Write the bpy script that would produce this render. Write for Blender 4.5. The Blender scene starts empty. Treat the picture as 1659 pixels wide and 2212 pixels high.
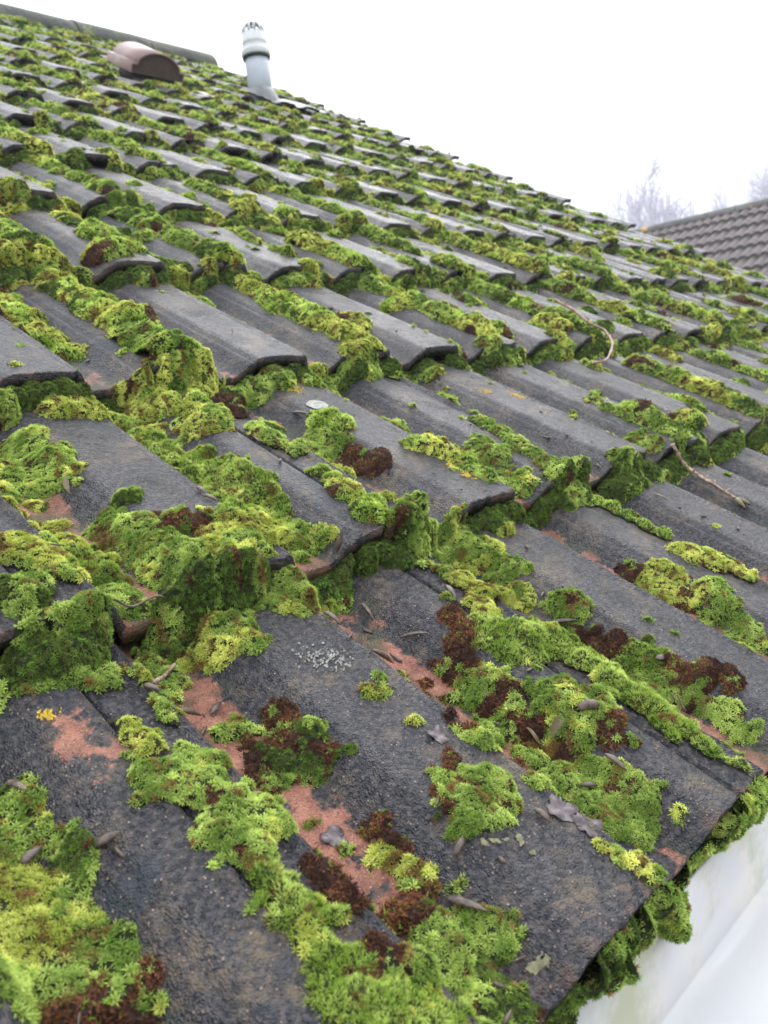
import bpy, math, random
import numpy as np
from mathutils import Matrix, Vector
rad = math.radians
# ---------------------------------------------------------------- frame of the roof
TH = rad(30.0)                     # roof pitch; roof coords: u along eaves, v up the slope, w off the slope
CT, ST = math.cos(TH), math.sin(TH)
RW = np.array([[1, 0, 0], [0, CT, -ST], [0, ST, CT]])
def w2(P):                          # roof coords -> world
    return np.asarray(P, dtype=float) @ RW.T
G, T, STEP, HR = .3392, .30, .028, .024
EYE = np.array([-.3897, -.0352, .3470])
RC = np.array([[0.68929802, -0.67678113, 0.2585257], [-0.18279701, -0.5077688, -0.84187653], [0.70103744, 0.5330461, -0.4737176]])
FPX = 1782.5
sc = bpy.context.scene
# ---------------------------------------------------------------- camera
cam = bpy.data.cameras.new('camera'); co = bpy.data.objects.new('camera', cam); sc.collection.objects.link(co)
cx, cy, cz = w2(RC[0]), w2(-RC[1]), w2(-RC[2])
M = Matrix(((cx[0], cy[0], cz[0], 0), (cx[1], cy[1], cz[1], 0), (cx[2], cy[2], cz[2], 0), (0, 0, 0, 1)))
M.translation = Vector(w2(EYE)); co.matrix_world = M
cam.sensor_fit = 'VERTICAL'; cam.sensor_height = 36; cam.lens = 36 * FPX / 2212
cam.clip_start = .01; cam.clip_end = 2000
cam.dof.use_dof = True; cam.dof.focus_distance = .66; cam.dof.aperture_fstop = 13
sc.camera = co
# ---------------------------------------------------------------- world, sun, exposure
wd = bpy.data.worlds.new('World'); sc.world = wd; wd.use_nodes = True
nt = wd.node_tree; N = nt.nodes; L = nt.links; N.clear()
def nd(t, **k):
    n = N.new(t)
    for a, b in k.items(): setattr(n, a, b)
    return n
sky = nd('ShaderNodeTexSky', sky_type='NISHITA', sun_disc=False, sun_elevation=rad(38), sun_rotation=rad(39), air_density=1, dust_density=3)
hs = nd('ShaderNodeHueSaturation'); hs.inputs['Saturation'].default_value = .25; L.new(sky.outputs[0], hs.inputs['Color'])
tc = nd('ShaderNodeTexCoord'); sx = nd('ShaderNodeSeparateXYZ'); L.new(tc.outputs['Generated'], sx.inputs[0])
mr = nd('ShaderNodeMapRange'); mr.inputs['From Min'].default_value = 0; mr.inputs['From Max'].default_value = 1
mr.inputs['To Min'].default_value = 7.9; mr.inputs['To Max'].default_value = 30; L.new(sx.outputs['Z'], mr.inputs['Value'])
nz = nd('ShaderNodeTexNoise'); nz.inputs['Scale'].default_value = 2.6; nz.inputs['Detail'].default_value = 3; L.new(tc.outputs['Generated'], nz.inputs['Vector'])
cr = nd('ShaderNodeMapRange'); cr.inputs['From Min'].default_value = .35; cr.inputs['From Max'].default_value = .6
cr.inputs['To Min'].default_value = .78; cr.inputs['To Max'].default_value = 1.04; L.new(nz.outputs[0], cr.inputs['Value'])
mu = nd('ShaderNodeMath', operation='MULTIPLY'); L.new(mr.outputs[0], mu.inputs[0]); L.new(cr.outputs[0], mu.inputs[1])
vd = nd('ShaderNodeVectorMath', operation='DOT_PRODUCT'); L.new(tc.outputs['Generated'], vd.inputs[0]); vd.inputs[1].default_value = (0.9139, 0.3157, 0.2551)   # thinner, bluer cloud low in the north-east
dr = nd('ShaderNodeMapRange'); dr.interpolation_type = 'SMOOTHSTEP'; dr.inputs['From Min'].default_value = .955; dr.inputs['From Max'].default_value = 1.; dr.inputs['To Min'].default_value = 1.; dr.inputs['To Max'].default_value = .74; L.new(vd.outputs['Value'], dr.inputs['Value'])
mu2 = nd('ShaderNodeMath', operation='MULTIPLY'); L.new(mu.outputs[0], mu2.inputs[0]); L.new(dr.outputs[0], mu2.inputs[1]); mu = mu2
cc = nd('ShaderNodeCombineColor'); 
for i, f in enumerate((.94, .98, 1.05)):
    m_ = nd('ShaderNodeMath', operation='MULTIPLY'); m_.inputs[1].default_value = f; L.new(mu.outputs[0], m_.inputs[0]); L.new(m_.outputs[0], cc.inputs[i])
mx = nd('ShaderNodeMix', data_type='RGBA'); mx.inputs[0].default_value = .9
L.new(hs.outputs[0], mx.inputs[6]); L.new(cc.outputs[0], mx.inputs[7])
bg = nd('ShaderNodeBackground'); bg.inputs['Strength'].default_value = .1; L.new(mx.outputs[2], bg.inputs['Color'])
wo = nd('ShaderNodeOutputWorld'); L.new(bg.outputs[0], wo.inputs['Surface'])
sl = bpy.data.lights.new('sun', 'SUN'); sl.energy = 1.5; sl.angle = rad(50); sl.color = (1, .98, .95)
so = bpy.data.objects.new('sun', sl); sc.collection.objects.link(so); so.rotation_euler = Vector((.62, .30, .74)).to_track_quat('Z', 'Y').to_euler()
sc.view_settings.view_transform = 'Standard'; sc.view_settings.look = 'None'; sc.view_settings.exposure = .60; sc.view_settings.gamma = 1
sc.render.engine = 'CYCLES'
HAZE = .0045
# ---------------------------------------------------------------- helpers
rng = np.random.default_rng(7); random.seed(7)
def link(o, parent=None):
    sc.collection.objects.link(o)
    if parent is not None: o.parent = parent
    return o
def tag(o, label=None, cat=None, group=None, kind=None):
    if label: o['label'] = label
    if cat: o['category'] = cat
    if group: o['group'] = group
    if kind: o['kind'] = kind
    return o
def empty(name, loc, parent=None):
    o = bpy.data.objects.new(name, None); o.location = loc; o.empty_display_size = .05
    return link(o, parent)
def meshobj(name, V, F, mat, parent=None, col=None, smooth=True, origin=None):
    """V (n,3) world coords, F list of arrays (k,3|4) or list of faces"""
    V = np.asarray(V, dtype=np.float32)
    if origin is None: origin = V.mean(0)
    me = bpy.data.meshes.new(name)
    if not isinstance(F, list) or (len(F) and isinstance(F[0], (list, tuple))):
        fl = [tuple(int(i) for i in f) for f in F]
        me.from_pydata([tuple(v) for v in (V - origin)], [], fl)
    else:
        idx = np.concatenate([f.ravel() for f in F]).astype(np.int32)
        ln = np.concatenate([np.full(len(f), f.shape[1]) for f in F]).astype(np.int32)
        me.vertices.add(len(V)); me.vertices.foreach_set('co', (V - origin).astype(np.float32).ravel())
        me.loops.add(len(idx)); me.loops.foreach_set('vertex_index', idx)
        me.polygons.add(len(ln)); st = np.concatenate([[0], np.cumsum(ln)[:-1]]).astype(np.int32)
        me.polygons.foreach_set('loop_start', st)
        me.update(calc_edges=True)
    if col is not None:
        a = me.color_attributes.new('Col', 'FLOAT_COLOR', 'POINT')
        c = np.ones((len(V), 4), np.float32); c[:, :3] = col; a.data.foreach_set('color', c.ravel())
    if smooth: me.polygons.foreach_set('use_smooth', np.ones(len(me.polygons), bool))
    me.materials.append(mat); me.validate(); me.update()
    o = bpy.data.objects.new(name, me); link(o)
    o.location = Vector(origin)
    if parent is not None:
        o.parent = parent; o.location = Vector(origin) - Vector(parent.location)
    return o
def h2(ix, iy, s):
    n = (ix * 374761393 + iy * 668265263 + s * 1274126177) & 0xffffffff
    n = ((n ^ (n >> 13)) * 1274126177) & 0xffffffff
    return ((n ^ (n >> 16)) & 0xffff) / 65535.0
def vn(x, y, s=0):                  # value noise 0..1
    x = np.asarray(x, float) + 1000; y = np.asarray(y, float) + 1000
    ix = np.floor(x).astype(np.int64); iy = np.floor(y).astype(np.int64); fx = x - ix; fy = y - iy
    fx = fx * fx * (3 - 2 * fx); fy = fy * fy * (3 - 2 * fy)
    a = h2(ix, iy, s); b = h2(ix + 1, iy, s); c = h2(ix, iy + 1, s); d = h2(ix + 1, iy + 1, s)
    return (a * (1 - fx) + b * fx) * (1 - fy) + (c * (1 - fx) + d * fx) * fy
def fb(x, y, s=0): return .5 * vn(x, y, s) + .3 * vn(2.1 * x, 2.1 * y, s + 1) + .2 * vn(4.3 * x, 4.3 * y, s + 2)
def sm(x): x = np.clip(x, 0, 1); return x * x * (3 - 2 * x)
def project(P):                     # roof coords -> photo coords (1659 x 2212) and depth
    C = (np.atleast_2d(P) - EYE) @ RC.T
    z = np.where(C[:, 2] > .02, C[:, 2], np.nan)
    return 829.5 + FPX * C[:, 0] / z, 1106 + FPX * C[:, 1] / z, C[:, 2]
def seen(P, m=200):
    x, y, z = project(P)
    return (z > .02) & (x > -m) & (x < 1659 + m) & (y > -m) & (y < 2212 + m)
# roll profile and stepped surface of the tiling
def prof(u):
    x = np.mod(u, .15); d = np.maximum(1 - sm(x / .017), sm((x - .045) / .038))
    cr = np.where(x > .07, .003 * (((x - .113) / .04) ** 2), 0)
    return -HR * (1 - d) - np.clip(cr, 0, .003) * (d > .5)
def Wj(u, v, j): return -STEP * (v - j * G) / G + prof(u)
def Ws(u, v):
    j = np.maximum(np.floor(v / G), 0); return Wj(u, v, j)
# ---------------------------------------------------------------- materials
def mat(name, base=(.5, .5, .5), rough=.6, spec=.5):
    m = bpy.data.materials.new(name); m.use_nodes = True
    b = m.node_tree.nodes['Principled BSDF']; b.inputs['Base Color'].default_value = (*base, 1)
    b.inputs['Roughness'].default_value = rough; b.inputs['Specular IOR Level'].default_value = spec
    return m, m.node_tree, b
class NT:
    def __init__(s, nt): s.nt = nt; s.g = nt.nodes.new('ShaderNodeNewGeometry'); s.p = s.g.outputs['Position']
    def n(s, t, **k):
        n = s.nt.nodes.new(t)
        for a, b in k.items(): setattr(n, a, b)
        return n
    def l(s, a, b): s.nt.links.new(a, b)
    def noise(s, scale, detail=3, rough=.55, vec=None, out=0):
        n = s.n('ShaderNodeTexNoise'); n.inputs['Scale'].default_value = scale; n.inputs['Detail'].default_value = detail
        n.inputs['Roughness'].default_value = rough; s.l(vec or s.p, n.inputs['Vector']); return n.outputs[out]
    def voro(s, scale, out='Distance', feature='F1'):
        n = s.n('ShaderNodeTexVoronoi', feature=feature); n.inputs['Scale'].default_value = scale; s.l(s.p, n.inputs['Vector']); return n.outputs[out]
    def ramp(s, src, a, b, lo=0., hi=1.):
        n = s.n('ShaderNodeMapRange'); n.inputs['From Min'].default_value = a; n.inputs['From Max'].default_value = b
        n.inputs['To Min'].default_value = lo; n.inputs['To Max'].default_value = hi; s.l(src, n.inputs['Value']); return n.outputs[0]
    def mix(s, f, a, b):
        n = s.n('ShaderNodeMix', data_type='RGBA')
        for sock, v in ((n.inputs[0], f), (n.inputs[6], a), (n.inputs[7], b)):
            if isinstance(v, (int, float)): sock.default_value = v
            elif isinstance(v, tuple): sock.default_value = (*v, 1)
            else: s.l(v, sock)
        return n.outputs[2]
    def math(s, op, a, b=0.):
        n = s.n('ShaderNodeMath', operation=op)
        for i, v in enumerate((a, b)):
            if isinstance(v, (int, float)): n.inputs[i].default_value = v
            else: s.l(v, n.inputs[i])
        return n.outputs[0]
    def bump(s, h, dist, strength=1., prev=None):
        n = s.n('ShaderNodeBump'); n.inputs['Distance'].default_value = dist; n.inputs['Strength'].default_value = strength
        s.l(h, n.inputs['Height'])
        if prev is not None: s.l(prev, n.inputs['Normal'])
        return n.outputs[0]
def tile_material():
    m, nt, b = mat('weathered_concrete_tile'); q = NT(nt)
    at = q.n('ShaderNodeAttribute', attribute_name='Col'); sp = q.n('ShaderNodeSeparateColor'); q.l(at.outputs['Color'], sp.inputs[0])
    wear, edge = sp.outputs[0], sp.outputs[1]
    mp = q.n('ShaderNodeVectorMath', operation='MULTIPLY'); mp.inputs[1].default_value = (75, 9, 9); q.l(q.p, mp.inputs[0]); strk = mp.outputs[0]
    base = q.mix(q.ramp(q.math('ADD', q.math('MULTIPLY', q.noise(9, 5), .5), q.math('MULTIPLY', q.noise(1, 4, .6, strk), .5)), .38, .62), (.0045, .0056, .0095), (.0155, .0168, .0240))
    base = q.mix(q.ramp(q.noise(260, 3), .42, .66), base, (.060, .053, .053))
    # tan lichen film patches
    tan = q.math('MULTIPLY', q.ramp(q.noise(17, 6, .72), .51, .62), q.ramp(q.noise(150, 4), .42, .58, .15, 1))
    base = q.mix(q.math('MULTIPLY', tan, .8), base, (.115, .088, .058))
    blk = q.ramp(q.noise(22, 2, .4, vec=None), .66, .69)
    base = q.mix(q.math('MULTIPLY', blk, .7), base, (.02, .026, .034))
    # aggregate specks
    vc = q.voro(430, 'Color'); sc_ = q.n('ShaderNodeSeparateColor'); q.l(vc, sc_.inputs[0])
    vd = q.voro(430)
    spk = q.math('MULTIPLY', q.ramp(sc_.outputs[0], .84, .92), q.ramp(vd, .36, .2))
    base = q.mix(q.math('MULTIPLY', spk, .75), base, q.mix(sc_.outputs[1], (.27, .16, .125), (.28, .22, .17)))
    # paint worn through to red concrete (valleys and odd patches)
    wn = q.math('ADD', wear, q.ramp(q.noise(38, 6, .65), .3, .7, -.45, .45))
    wf = q.ramp(wn, .5, .62)
    red = q.mix(q.ramp(q.noise(55, 5), .35, .65), (.14, .056, .038), (.32, .140, .096))
    red = q.mix(q.math('MULTIPLY', q.ramp(vd, .3, .15), q.ramp(sc_.outputs[2], .6, .65)), red, (.38, .24, .17))
    base = q.mix(wf, base, red)
    en = q.math('MULTIPLY', edge, q.ramp(q.noise(70, 4), .52, .66))
    base = q.mix(q.math('MULTIPLY', en, .6), base, (.16, .085, .065))
    # green algae film low in the pans
    alg = q.math('MULTIPLY', sp.outputs[2], q.ramp(q.noise(25, 5), .45, .62))
    base = q.mix(q.math('MULTIPLY', alg, .75), base, (.045, .06, .03))
    q.l(base, b.inputs['Base Color'])
    q.l(q.ramp(q.noise(22, 5), .35, .65, .22, .50), b.inputs['Roughness'])
    h = q.math('ADD', q.noise(330, 4, .6), q.math('MULTIPLY', q.ramp(vd, .5, .1), .35))
    h = q.math('ADD', h, q.math('MULTIPLY', q.voro(900), .45)); n1 = q.bump(h, .0021, 1.); n2 = q.bump(q.noise(45, 3), .003, .35, n1); q.l(n2, b.inputs['Normal'])
    b.inputs['Specular IOR Level'].default_value = .36
    return m
def moss_material():
    m, nt, b = mat('moss', rough=.7, spec=.2); q = NT(nt)
    at = q.n('ShaderNodeAttribute', attribute_name='Col'); q.l(at.outputs['Color'], b.inputs['Base Color'])
    tr = q.n('ShaderNodeBsdfTranslucent'); q.l(at.outputs['Color'], tr.inputs['Color'])
    ms = q.n('ShaderNodeMixShader'); ms.inputs[0].default_value = .35
    q.l(b.outputs[0], ms.inputs[1]); q.l(tr.outputs[0], ms.inputs[2])
    q.l(ms.outputs[0], nt.nodes['Material Output'].inputs['Surface'])
    return m
def simple(name, a, bcol, scale, rough=.6, bump=.001, spec=.4, detail=5):
    m, nt, b = mat(name, rough=rough, spec=spec); q = NT(nt)
    f = q.ramp(q.noise(scale, detail, .6), .35, .65)
    q.l(q.mix(f, a, bcol), b.inputs['Base Color'])
    if bump: q.l(q.bump(q.noise(scale * 3, 4), bump, .6), b.inputs['Normal'])
    return m
M_TILE = tile_material(); M_MOSS = moss_material()
M_UNDER = simple('dark_void_felt', (.008, .007, .006), (.02, .016, .012), 20)
M_WOOD = simple('dead_wood', (.045, .03, .022), (.14, .10, .075), 160, .5, .0006)
M_WOOD2 = simple('pale_twig_bark', (.13, .075, .045), (.42, .31, .23), 170, .65, .003)
M_HUSK = simple('seed_husk', (.03, .02, .016), (.11, .08, .062), 220, .35, .0005)
M_LEAF = simple('wet_dead_leaf', (.045, .034, .036), (.10, .078, .08), 90, .35, .0006)
M_LEAF2 = simple('straw_leaf', (.07, .045, .022), (.17, .14, .065), 90, .5, .0005)
M_LY = simple('yellow_lichen', (.42, .26, .02), (.60, .43, .06), 400, .8, .001)
M_LW = simple('cream_lichen', (.14, .14, .13), (.36, .355, .32), 300, .8, .001)
M_LG = simple('grey_green_lichen', (.09, .095, .05), (.19, .18, .10), 300, .8, .001)
# ---------------------------------------------------------------- ground far below
def sheet(name, pts, z, m):
    V = np.array([(x, y, z) for x, y in pts]); o = meshobj(name, V, [np.array([[0, 1, 2, 3]])], m, smooth=False); o['kind'] = 'structure'; return o
M_GR = simple('lawn', (.035, .06, .02), (.06, .09, .03), 3, .9, .02)
GZ = -2.6
sheet('ground', [(-400, -400), (400, -400), (400, 400), (-400, 400)], GZ, M_GR)
M_PV = simple('patio_concrete', (.22, .21, .2), (.32, .31, .29), 2, .8, .003)
sheet('patio', [(-6, -3.5), (6, -3.5), (6, -.2), (-6, -.2)], GZ + .004, M_PV)
# ---------------------------------------------------------------- the house and its tiled roof
house = tag(empty('house', (1.0, 1.0, GZ)), 'house with a moss grown grey tiled roof, seen from its eaves', 'house')
U0, U1 = -2.285, 2.97               # verges
NC = 14                             # courses
def tile_geo(n, j, nu, nv, jit, extra=0):
    """closed tile n of course j. returns V (roof coords), faces, Col"""
    a = n * T - .185; bb = min(a + T - .0035, U1)
    fl = .020                        # hidden interlock flange to the left
    e = np.linspace(0, 1, nu)
    us = a + .001 + (bb - a - .001) * e
    if bb - a > .2:                  # put vertices on profile breaks
        us = np.unique(np.round(np.concatenate([us, [k * .15 + d for k in range(int(a / .15) - 2, int(bb / .15) + 3) for d in (0, .004, .008, .012, .016, .046, .054, .060, .066, .072, .078, .083, .09)]]), 5))
        us = us[(us >= a + .001) & (us <= bb)]
    us = np.concatenate([[a - fl, a - .0005], us]); nu = len(us)
    ss = np.concatenate([[0, .0012, .004], np.linspace(.01, .36, nv)])
    nv = len(ss)
    uu, s2 = np.meshgrid(us, ss)
    top = prof(uu) - STEP * s2 / G
    top = top - .0025 * ((uu < a + .035) & (uu >= a))
    top[:, :2] -= .0160
    top[0, :] -= .0010; top[1, :] -= .0002
    if nu > 30:                      # chipped, uneven near tiles
        top += (fb(uu * 45, s2 * 45 + j * 7, 3) - .5) * .0016
        ragged = (fb(uu * 160, uu * 0 + j, 9) - .5) * .0035 * (s2 < .002)
    else: ragged = 0 * uu
    jt = (jit[0], jit[1] * (uu - a - .15), )
    vv = j * G + s2 + ragged + jit[2]
    top = top + jt[1] * .5
    bot = top - .0150; bot[:, :2] = top[:, :2] - .004
    V = np.concatenate([np.stack([uu, vv, top], -1).reshape(-1, 3), np.stack([uu, vv, bot], -1).reshape(-1, 3)])
    n1 = nu * nv
    i = (np.arange(nv - 1)[:, None] * nu + np.arange(nu - 1)[None]).ravel()
    F = [np.stack([i, i + 1, i + nu + 1, i + nu], 1), np.stack([i + n1, i + n1 + nu, i + n1 + nu + 1, i + n1 + 1], 1)]
    def side(k): k = np.asarray(k); return np.stack([k[:-1], k[:-1] + n1, k[1:] + n1, k[1:]], 1)
    F += [side(np.arange(nu)), side((np.arange(nu) + (nv - 1) * nu)[::-1]), side((np.arange(nv) * nu)[::-1]), side(np.arange(nv) * nu + nu - 1)]
    x = np.mod(uu, .15); val = sm((x - .004) / .015) * (1 - sm((x - .042) / .025))
    wear = val * .66 * (.3 + .9 * vn(uu * 4.2 + 3, vv * 3.1, 11))
    if j > 1: wear *= .62
    if (n, j) == (-1, 0): wear += .75 * np.exp(-(((uu + .212) / .022) ** 2 + ((vv - .262) / .035) ** 2))
    if (n, j) == (1, 0): wear = np.maximum(wear, val * .75)
    if (n, j) == (0, 0): wear = np.maximum(wear, val * (.72 * (vv > .10)))
    if j == 1 and n in (-1, 0): wear = np.maximum(wear, val * .8)
    if (n, j) in ((0, 0), ): wear += .3 * np.exp(-(((uu + .03) / .03) ** 2 + ((vv - .1) / .03) ** 2))
    edge = np.exp(-s2 / .006) + .5 * np.exp(-np.abs(uu - bb) / .004)
    alg = val * (vn(uu * 6, vv * 5, 21) > .35)
    col = np.stack([wear, np.clip(edge, 0, 1), alg], -1).reshape(-1, 3); col = np.concatenate([col, col])
    return V, F, col
cells = []
for j in range(NC):
    for n in range(-7, 11):
        a = n * T - .185
        if a > U1 - .03: continue
        gu, gv = np.meshgrid(np.linspace(a, a + T, 7), np.linspace(j * G, (j + 1) * G, 7))
        P = np.stack([gu.ravel(), gv.ravel(), gu.ravel() * 0], 1)
        vis = bool(seen(P, 260).any())
        x, y, z = project(P); ok = seen(P, 0)
        area = 0
        if ok.any(): area = (FPX ** 2) / np.nanmin(z[ok]) ** 3 * ok.mean()
        cells.append((n, j, area, float(np.sqrt(((P - EYE) ** 2).sum(1)).min()) if vis else 1.7))
cells.sort(key=lambda c: -c[2])
ORD = ['eaves', 'second', 'third', 'fourth', 'fifth', 'sixth', 'seventh', 'eighth', 'ninth', 'tenth', 'eleventh', 'twelfth', 'thirteenth', 'top']
tiles = {}
rest = [[], [], [], 0]
for k, (n, j, area, dist) in enumerate(cells):
    rr = np.random.default_rng(1000 + n * 31 + j)
    jit = (0, (rr.random() - .5) * .008, (rr.random() - .5) * .006 * (j > 0))
    near = dist < 1.0
    nu, nv = (70, 60) if near else ((26, 10) if dist < 2 else (18, 5))
    V, F, C = tile_geo(n, j, nu, nv, jit)
    if k < 96:
        tiles[(n, j)] = meshobj('roof_tile', w2(V), F, M_TILE, house, C)
    else:
        off = rest[3]; rest[0].append(V); rest[1] += [f + off for f in F]; rest[2].append(C); rest[3] += len(V)
if rest[0]:
    o = meshobj('roof_tile', w2(np.concatenate(rest[0])), rest[1], M_TILE, house, np.concatenate(rest[2])); o['kind'] = 'stuff'
if (-1, 0) in tiles: tiles[(-1, 0)]['label'] = 'dark eaves tile with a pink worn patch'
if (0, 0) in tiles: tiles[(0, 0)]['label'] = 'dark speckled eaves tile with tan lichen patches'
# dark felt beneath the tiles, back slope, walls, fascia, gutter
def box(x0, x1, y0, y1, z0, z1):
    V = np.array([(x, y, z) for z in (z0, z1) for y in (y0, y1) for x in (x0, x1)], float)
    F = np.array([[0, 2, 3, 1], [4, 5, 7, 6], [0, 1, 5, 4], [2, 6, 7, 3], [0, 4, 6, 2], [1, 3, 7, 5]])
    return V, F
def boxes(L_):
    Vs, Fs, o = [], [], 0
    for b_ in L_: V, F = box(*b_); Vs.append(V); Fs.append(F + o); o += 8
    return np.concatenate(Vs), [np.concatenate(Fs)]
V, F = box(U0 + .03, U1 - .03, .03, NC * G + .1, -.125, -.105); meshobj('roof_felt', w2(V), [F], M_UNDER, house, smooth=False)
RY = (NC * G + .14) * CT; RZ = (NC * G + .14) * ST
M_BACK = simple('back_slope_tiles', (.03, .03, .035), (.06, .055, .055), 8, .6, .01)
V = np.array([(U0, RY, RZ - .06), (U1, RY, RZ - .06), (U1, 2 * RY, -.06), (U0, 2 * RY, -.06)]); V = np.concatenate([V, V - (0, 0, .05)])
meshobj('back_roof_slope', V, [np.array([[0, 1, 2, 3], [7, 6, 5, 4], [0, 4, 5, 1], [1, 5, 6, 2], [2, 6, 7, 3], [3, 7, 4, 0]])], M_BACK, house, smooth=False)
M_BRICK = bpy.data.materials.new('brick'); M_BRICK.use_nodes = True
_b = M_BRICK.node_tree.nodes['Principled BSDF']; _t = M_BRICK.node_tree.nodes.new('ShaderNodeTexBrick'); _g = M_BRICK.node_tree.nodes.new('ShaderNodeTexCoord')
_t.inputs['Scale'].default_value = 4.4; _t.inputs['Color1'].default_value = (.25, .1, .06, 1); _t.inputs['Color2'].default_value = (.33, .15, .09, 1); _t.inputs['Mortar'].default_value = (.4, .38, .34, 1)
M_BRICK.node_tree.links.new(_g.outputs['Object'], _t.inputs['Vector']); M_BRICK.node_tree.links.new(_t.outputs[0], _b.inputs['Base Color'])
gx0, gx1, gy0, gy1 = U0 + .12, U1 - .08, .3, 2 * RY - .3
V = np.array([(x, y, z) for x in (gx0, gx1) for y, z in ((gy0, GZ), (gy1, GZ), (gy1, -.12), (RY, RZ - .32), (gy0, -.12))])
meshobj('wall', V, [[0, 1, 2, 3, 4], [9, 8, 7, 6, 5], [0, 5, 6, 1], [4, 9, 5, 0], [1, 6, 7, 2], [2, 7, 8, 3], [3, 8, 9, 4]], M_BRICK, house, smooth=False)
def upvc():
    m, nt, b = mat('white_upvc', (.78, .79, .80), .28, .5); q = NT(nt)
    sx_ = q.n('ShaderNodeSeparateXYZ'); q.l(q.p, sx_.inputs[0])
    f = q.math('MULTIPLY', q.ramp(sx_.outputs[1], -.002, .012), q.ramp(q.noise(24, 6, .65), .46, .66))
    f2 = q.math('MULTIPLY', q.ramp(sx_.outputs[1], -.004, .012), q.ramp(q.noise(11, 5, .6), .55, .68))
    c = q.mix(q.ramp(q.noise(5, 3), .3, .7), (.46, .46, .475), (.51, .51, .51))
    c = q.mix(q.math('MULTIPLY', f, .35), c, (.62, .54, .40)); c = q.mix(q.math('MULTIPLY', f2, .5), c, (.20, .24, .07))
    spk = q.ramp(q.noise(230, 2), .74, .77); c = q.mix(q.math('MULTIPLY', spk, .6), c, (.3, .24, .16))
    q.l(c, b.inputs['Base Color']); q.l(q.bump(q.noise(18, 2), .002, .3), b.inputs['Normal']); return m
M_UPVC = upvc()
V, F = boxes([(U0, U1, .0165, .0345, -.26, -.050)]); meshobj('fascia_board', V, F, M_UPVC, house, smooth=False)
# gutter trough: square section swept along the eaves
sec = [(.0150, -.036), (.0150, -.100), (.0135, -.103), (-.004, -.1035), (-.092, -.103), (-.104, -.098), (-.110, -.088), (-.113, -.040), (-.119, -.034), (-.119, -.030), (-.111, -.030)]
inn = [(.0120, -.036), (.0120, -.0985), (.0110, -.1000), (-.004, -.1000), (-.091, -.0995), (-.101, -.0955), (-.107, -.087), (-.110, -.038), (-.111, -.0305)]
ring = sec + inn[::-1]; nr = len(ring)
V = np.array([(x, y, z) for x in np.linspace(U0 - .05, U1 + .02, 60) for y, z in ring]); F = []
k0 = np.arange(59)[:, None] * nr + np.arange(nr)[None]; k1 = np.arange(59)[:, None] * nr + (np.arange(nr)[None] + 1) % nr
meshobj('gutter', V, [np.stack([k0, k0 + nr, k1 + nr, k1], -1).reshape(-1, 4)], M_UPVC, house, smooth=False)
V, F = boxes([(U1 - .06, U1 - .035, .02, RY, -.4, -.3)]); 
bx = np.array([(x, v, w) for x in (U1 - .07, U1 - .045) for v in (0, NC * G + .12) for w in (-.22, -.075)])
meshobj('bargeboard', w2(bx), [np.array([[0, 1, 3, 2], [4, 6, 7, 5], [0, 4, 5, 1], [2, 3, 7, 6], [0, 2, 6, 4], [1, 5, 7, 3]])], M_UPVC, house, smooth=False)
# ridge tiles
M_RIDGE = simple('mossy_ridge_concrete', (.045, .045, .035), (.13, .115, .075), 14, .8, .006)
def ridge_mat():
    m, nt, b = mat('ridge_tile', rough=.75); q = NT(nt)
    c = q.mix(q.ramp(q.noise(10, 6, .7), .4, .6), (.018, .02, .016), (.05, .055, .03))
    c = q.mix(q.ramp(q.noise(14, 5, .7), .58, .64), c, (.12, .15, .03)); c = q.mix(q.ramp(q.noise(17, 3), .70, .73), c, (.3, .2, .03))
    q.l(c, b.inputs['Base Color']); q.l(q.bump(q.noise(40, 4), .01, .8), b.inputs['Normal']); return m
M_RT = ridge_mat()
def ridge(x0, x1, y, z, r, axis='x'):
    ang = np.linspace(-1.5, 1.5, 22); n_ = len(ang); V = []
    for x in np.linspace(x0, x1, 8):
        for rr_ in (r, r - .016):
            for a_ in ang: V.append((x, y + rr_ * math.sin(a_), z + rr_ * math.cos(a_)))
    V = np.array(V); F = []; m_ = 2 * n_
    for i in range(7):
        for s_ in range(n_ - 1):
            a0 = i * m_ + s_; F.append((a0, a0 + 1, a0 + m_ + 1, a0 + m_)); b0 = a0 + n_; F.append((b0, b0 + m_, b0 + m_ + 1, b0 + 1))
        for s_ in (0, n_ - 1): a0 = i * m_ + s_; F.append((a0, a0 + m_, a0 + m_ + n_, a0 + n_))
    for i in (0, 7):
        for s_ in range(n_ - 1): a0 = i * m_ + s_; F.append((a0, a0 + 1, a0 + n_ + 1, a0 + n_))
    if axis == 'y': V = V[:, [1, 0, 2]]
    return V, [np.array(F)]
x = U1 - .01; k = 0
while x > U0:
    V, F = ridge(x - .443, x, RY, RZ - .102 + .003 * math.sin(k * 2.1), .125); meshobj('ridge_tile', V, F, M_RT, house); x -= .45; k += 1
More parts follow.
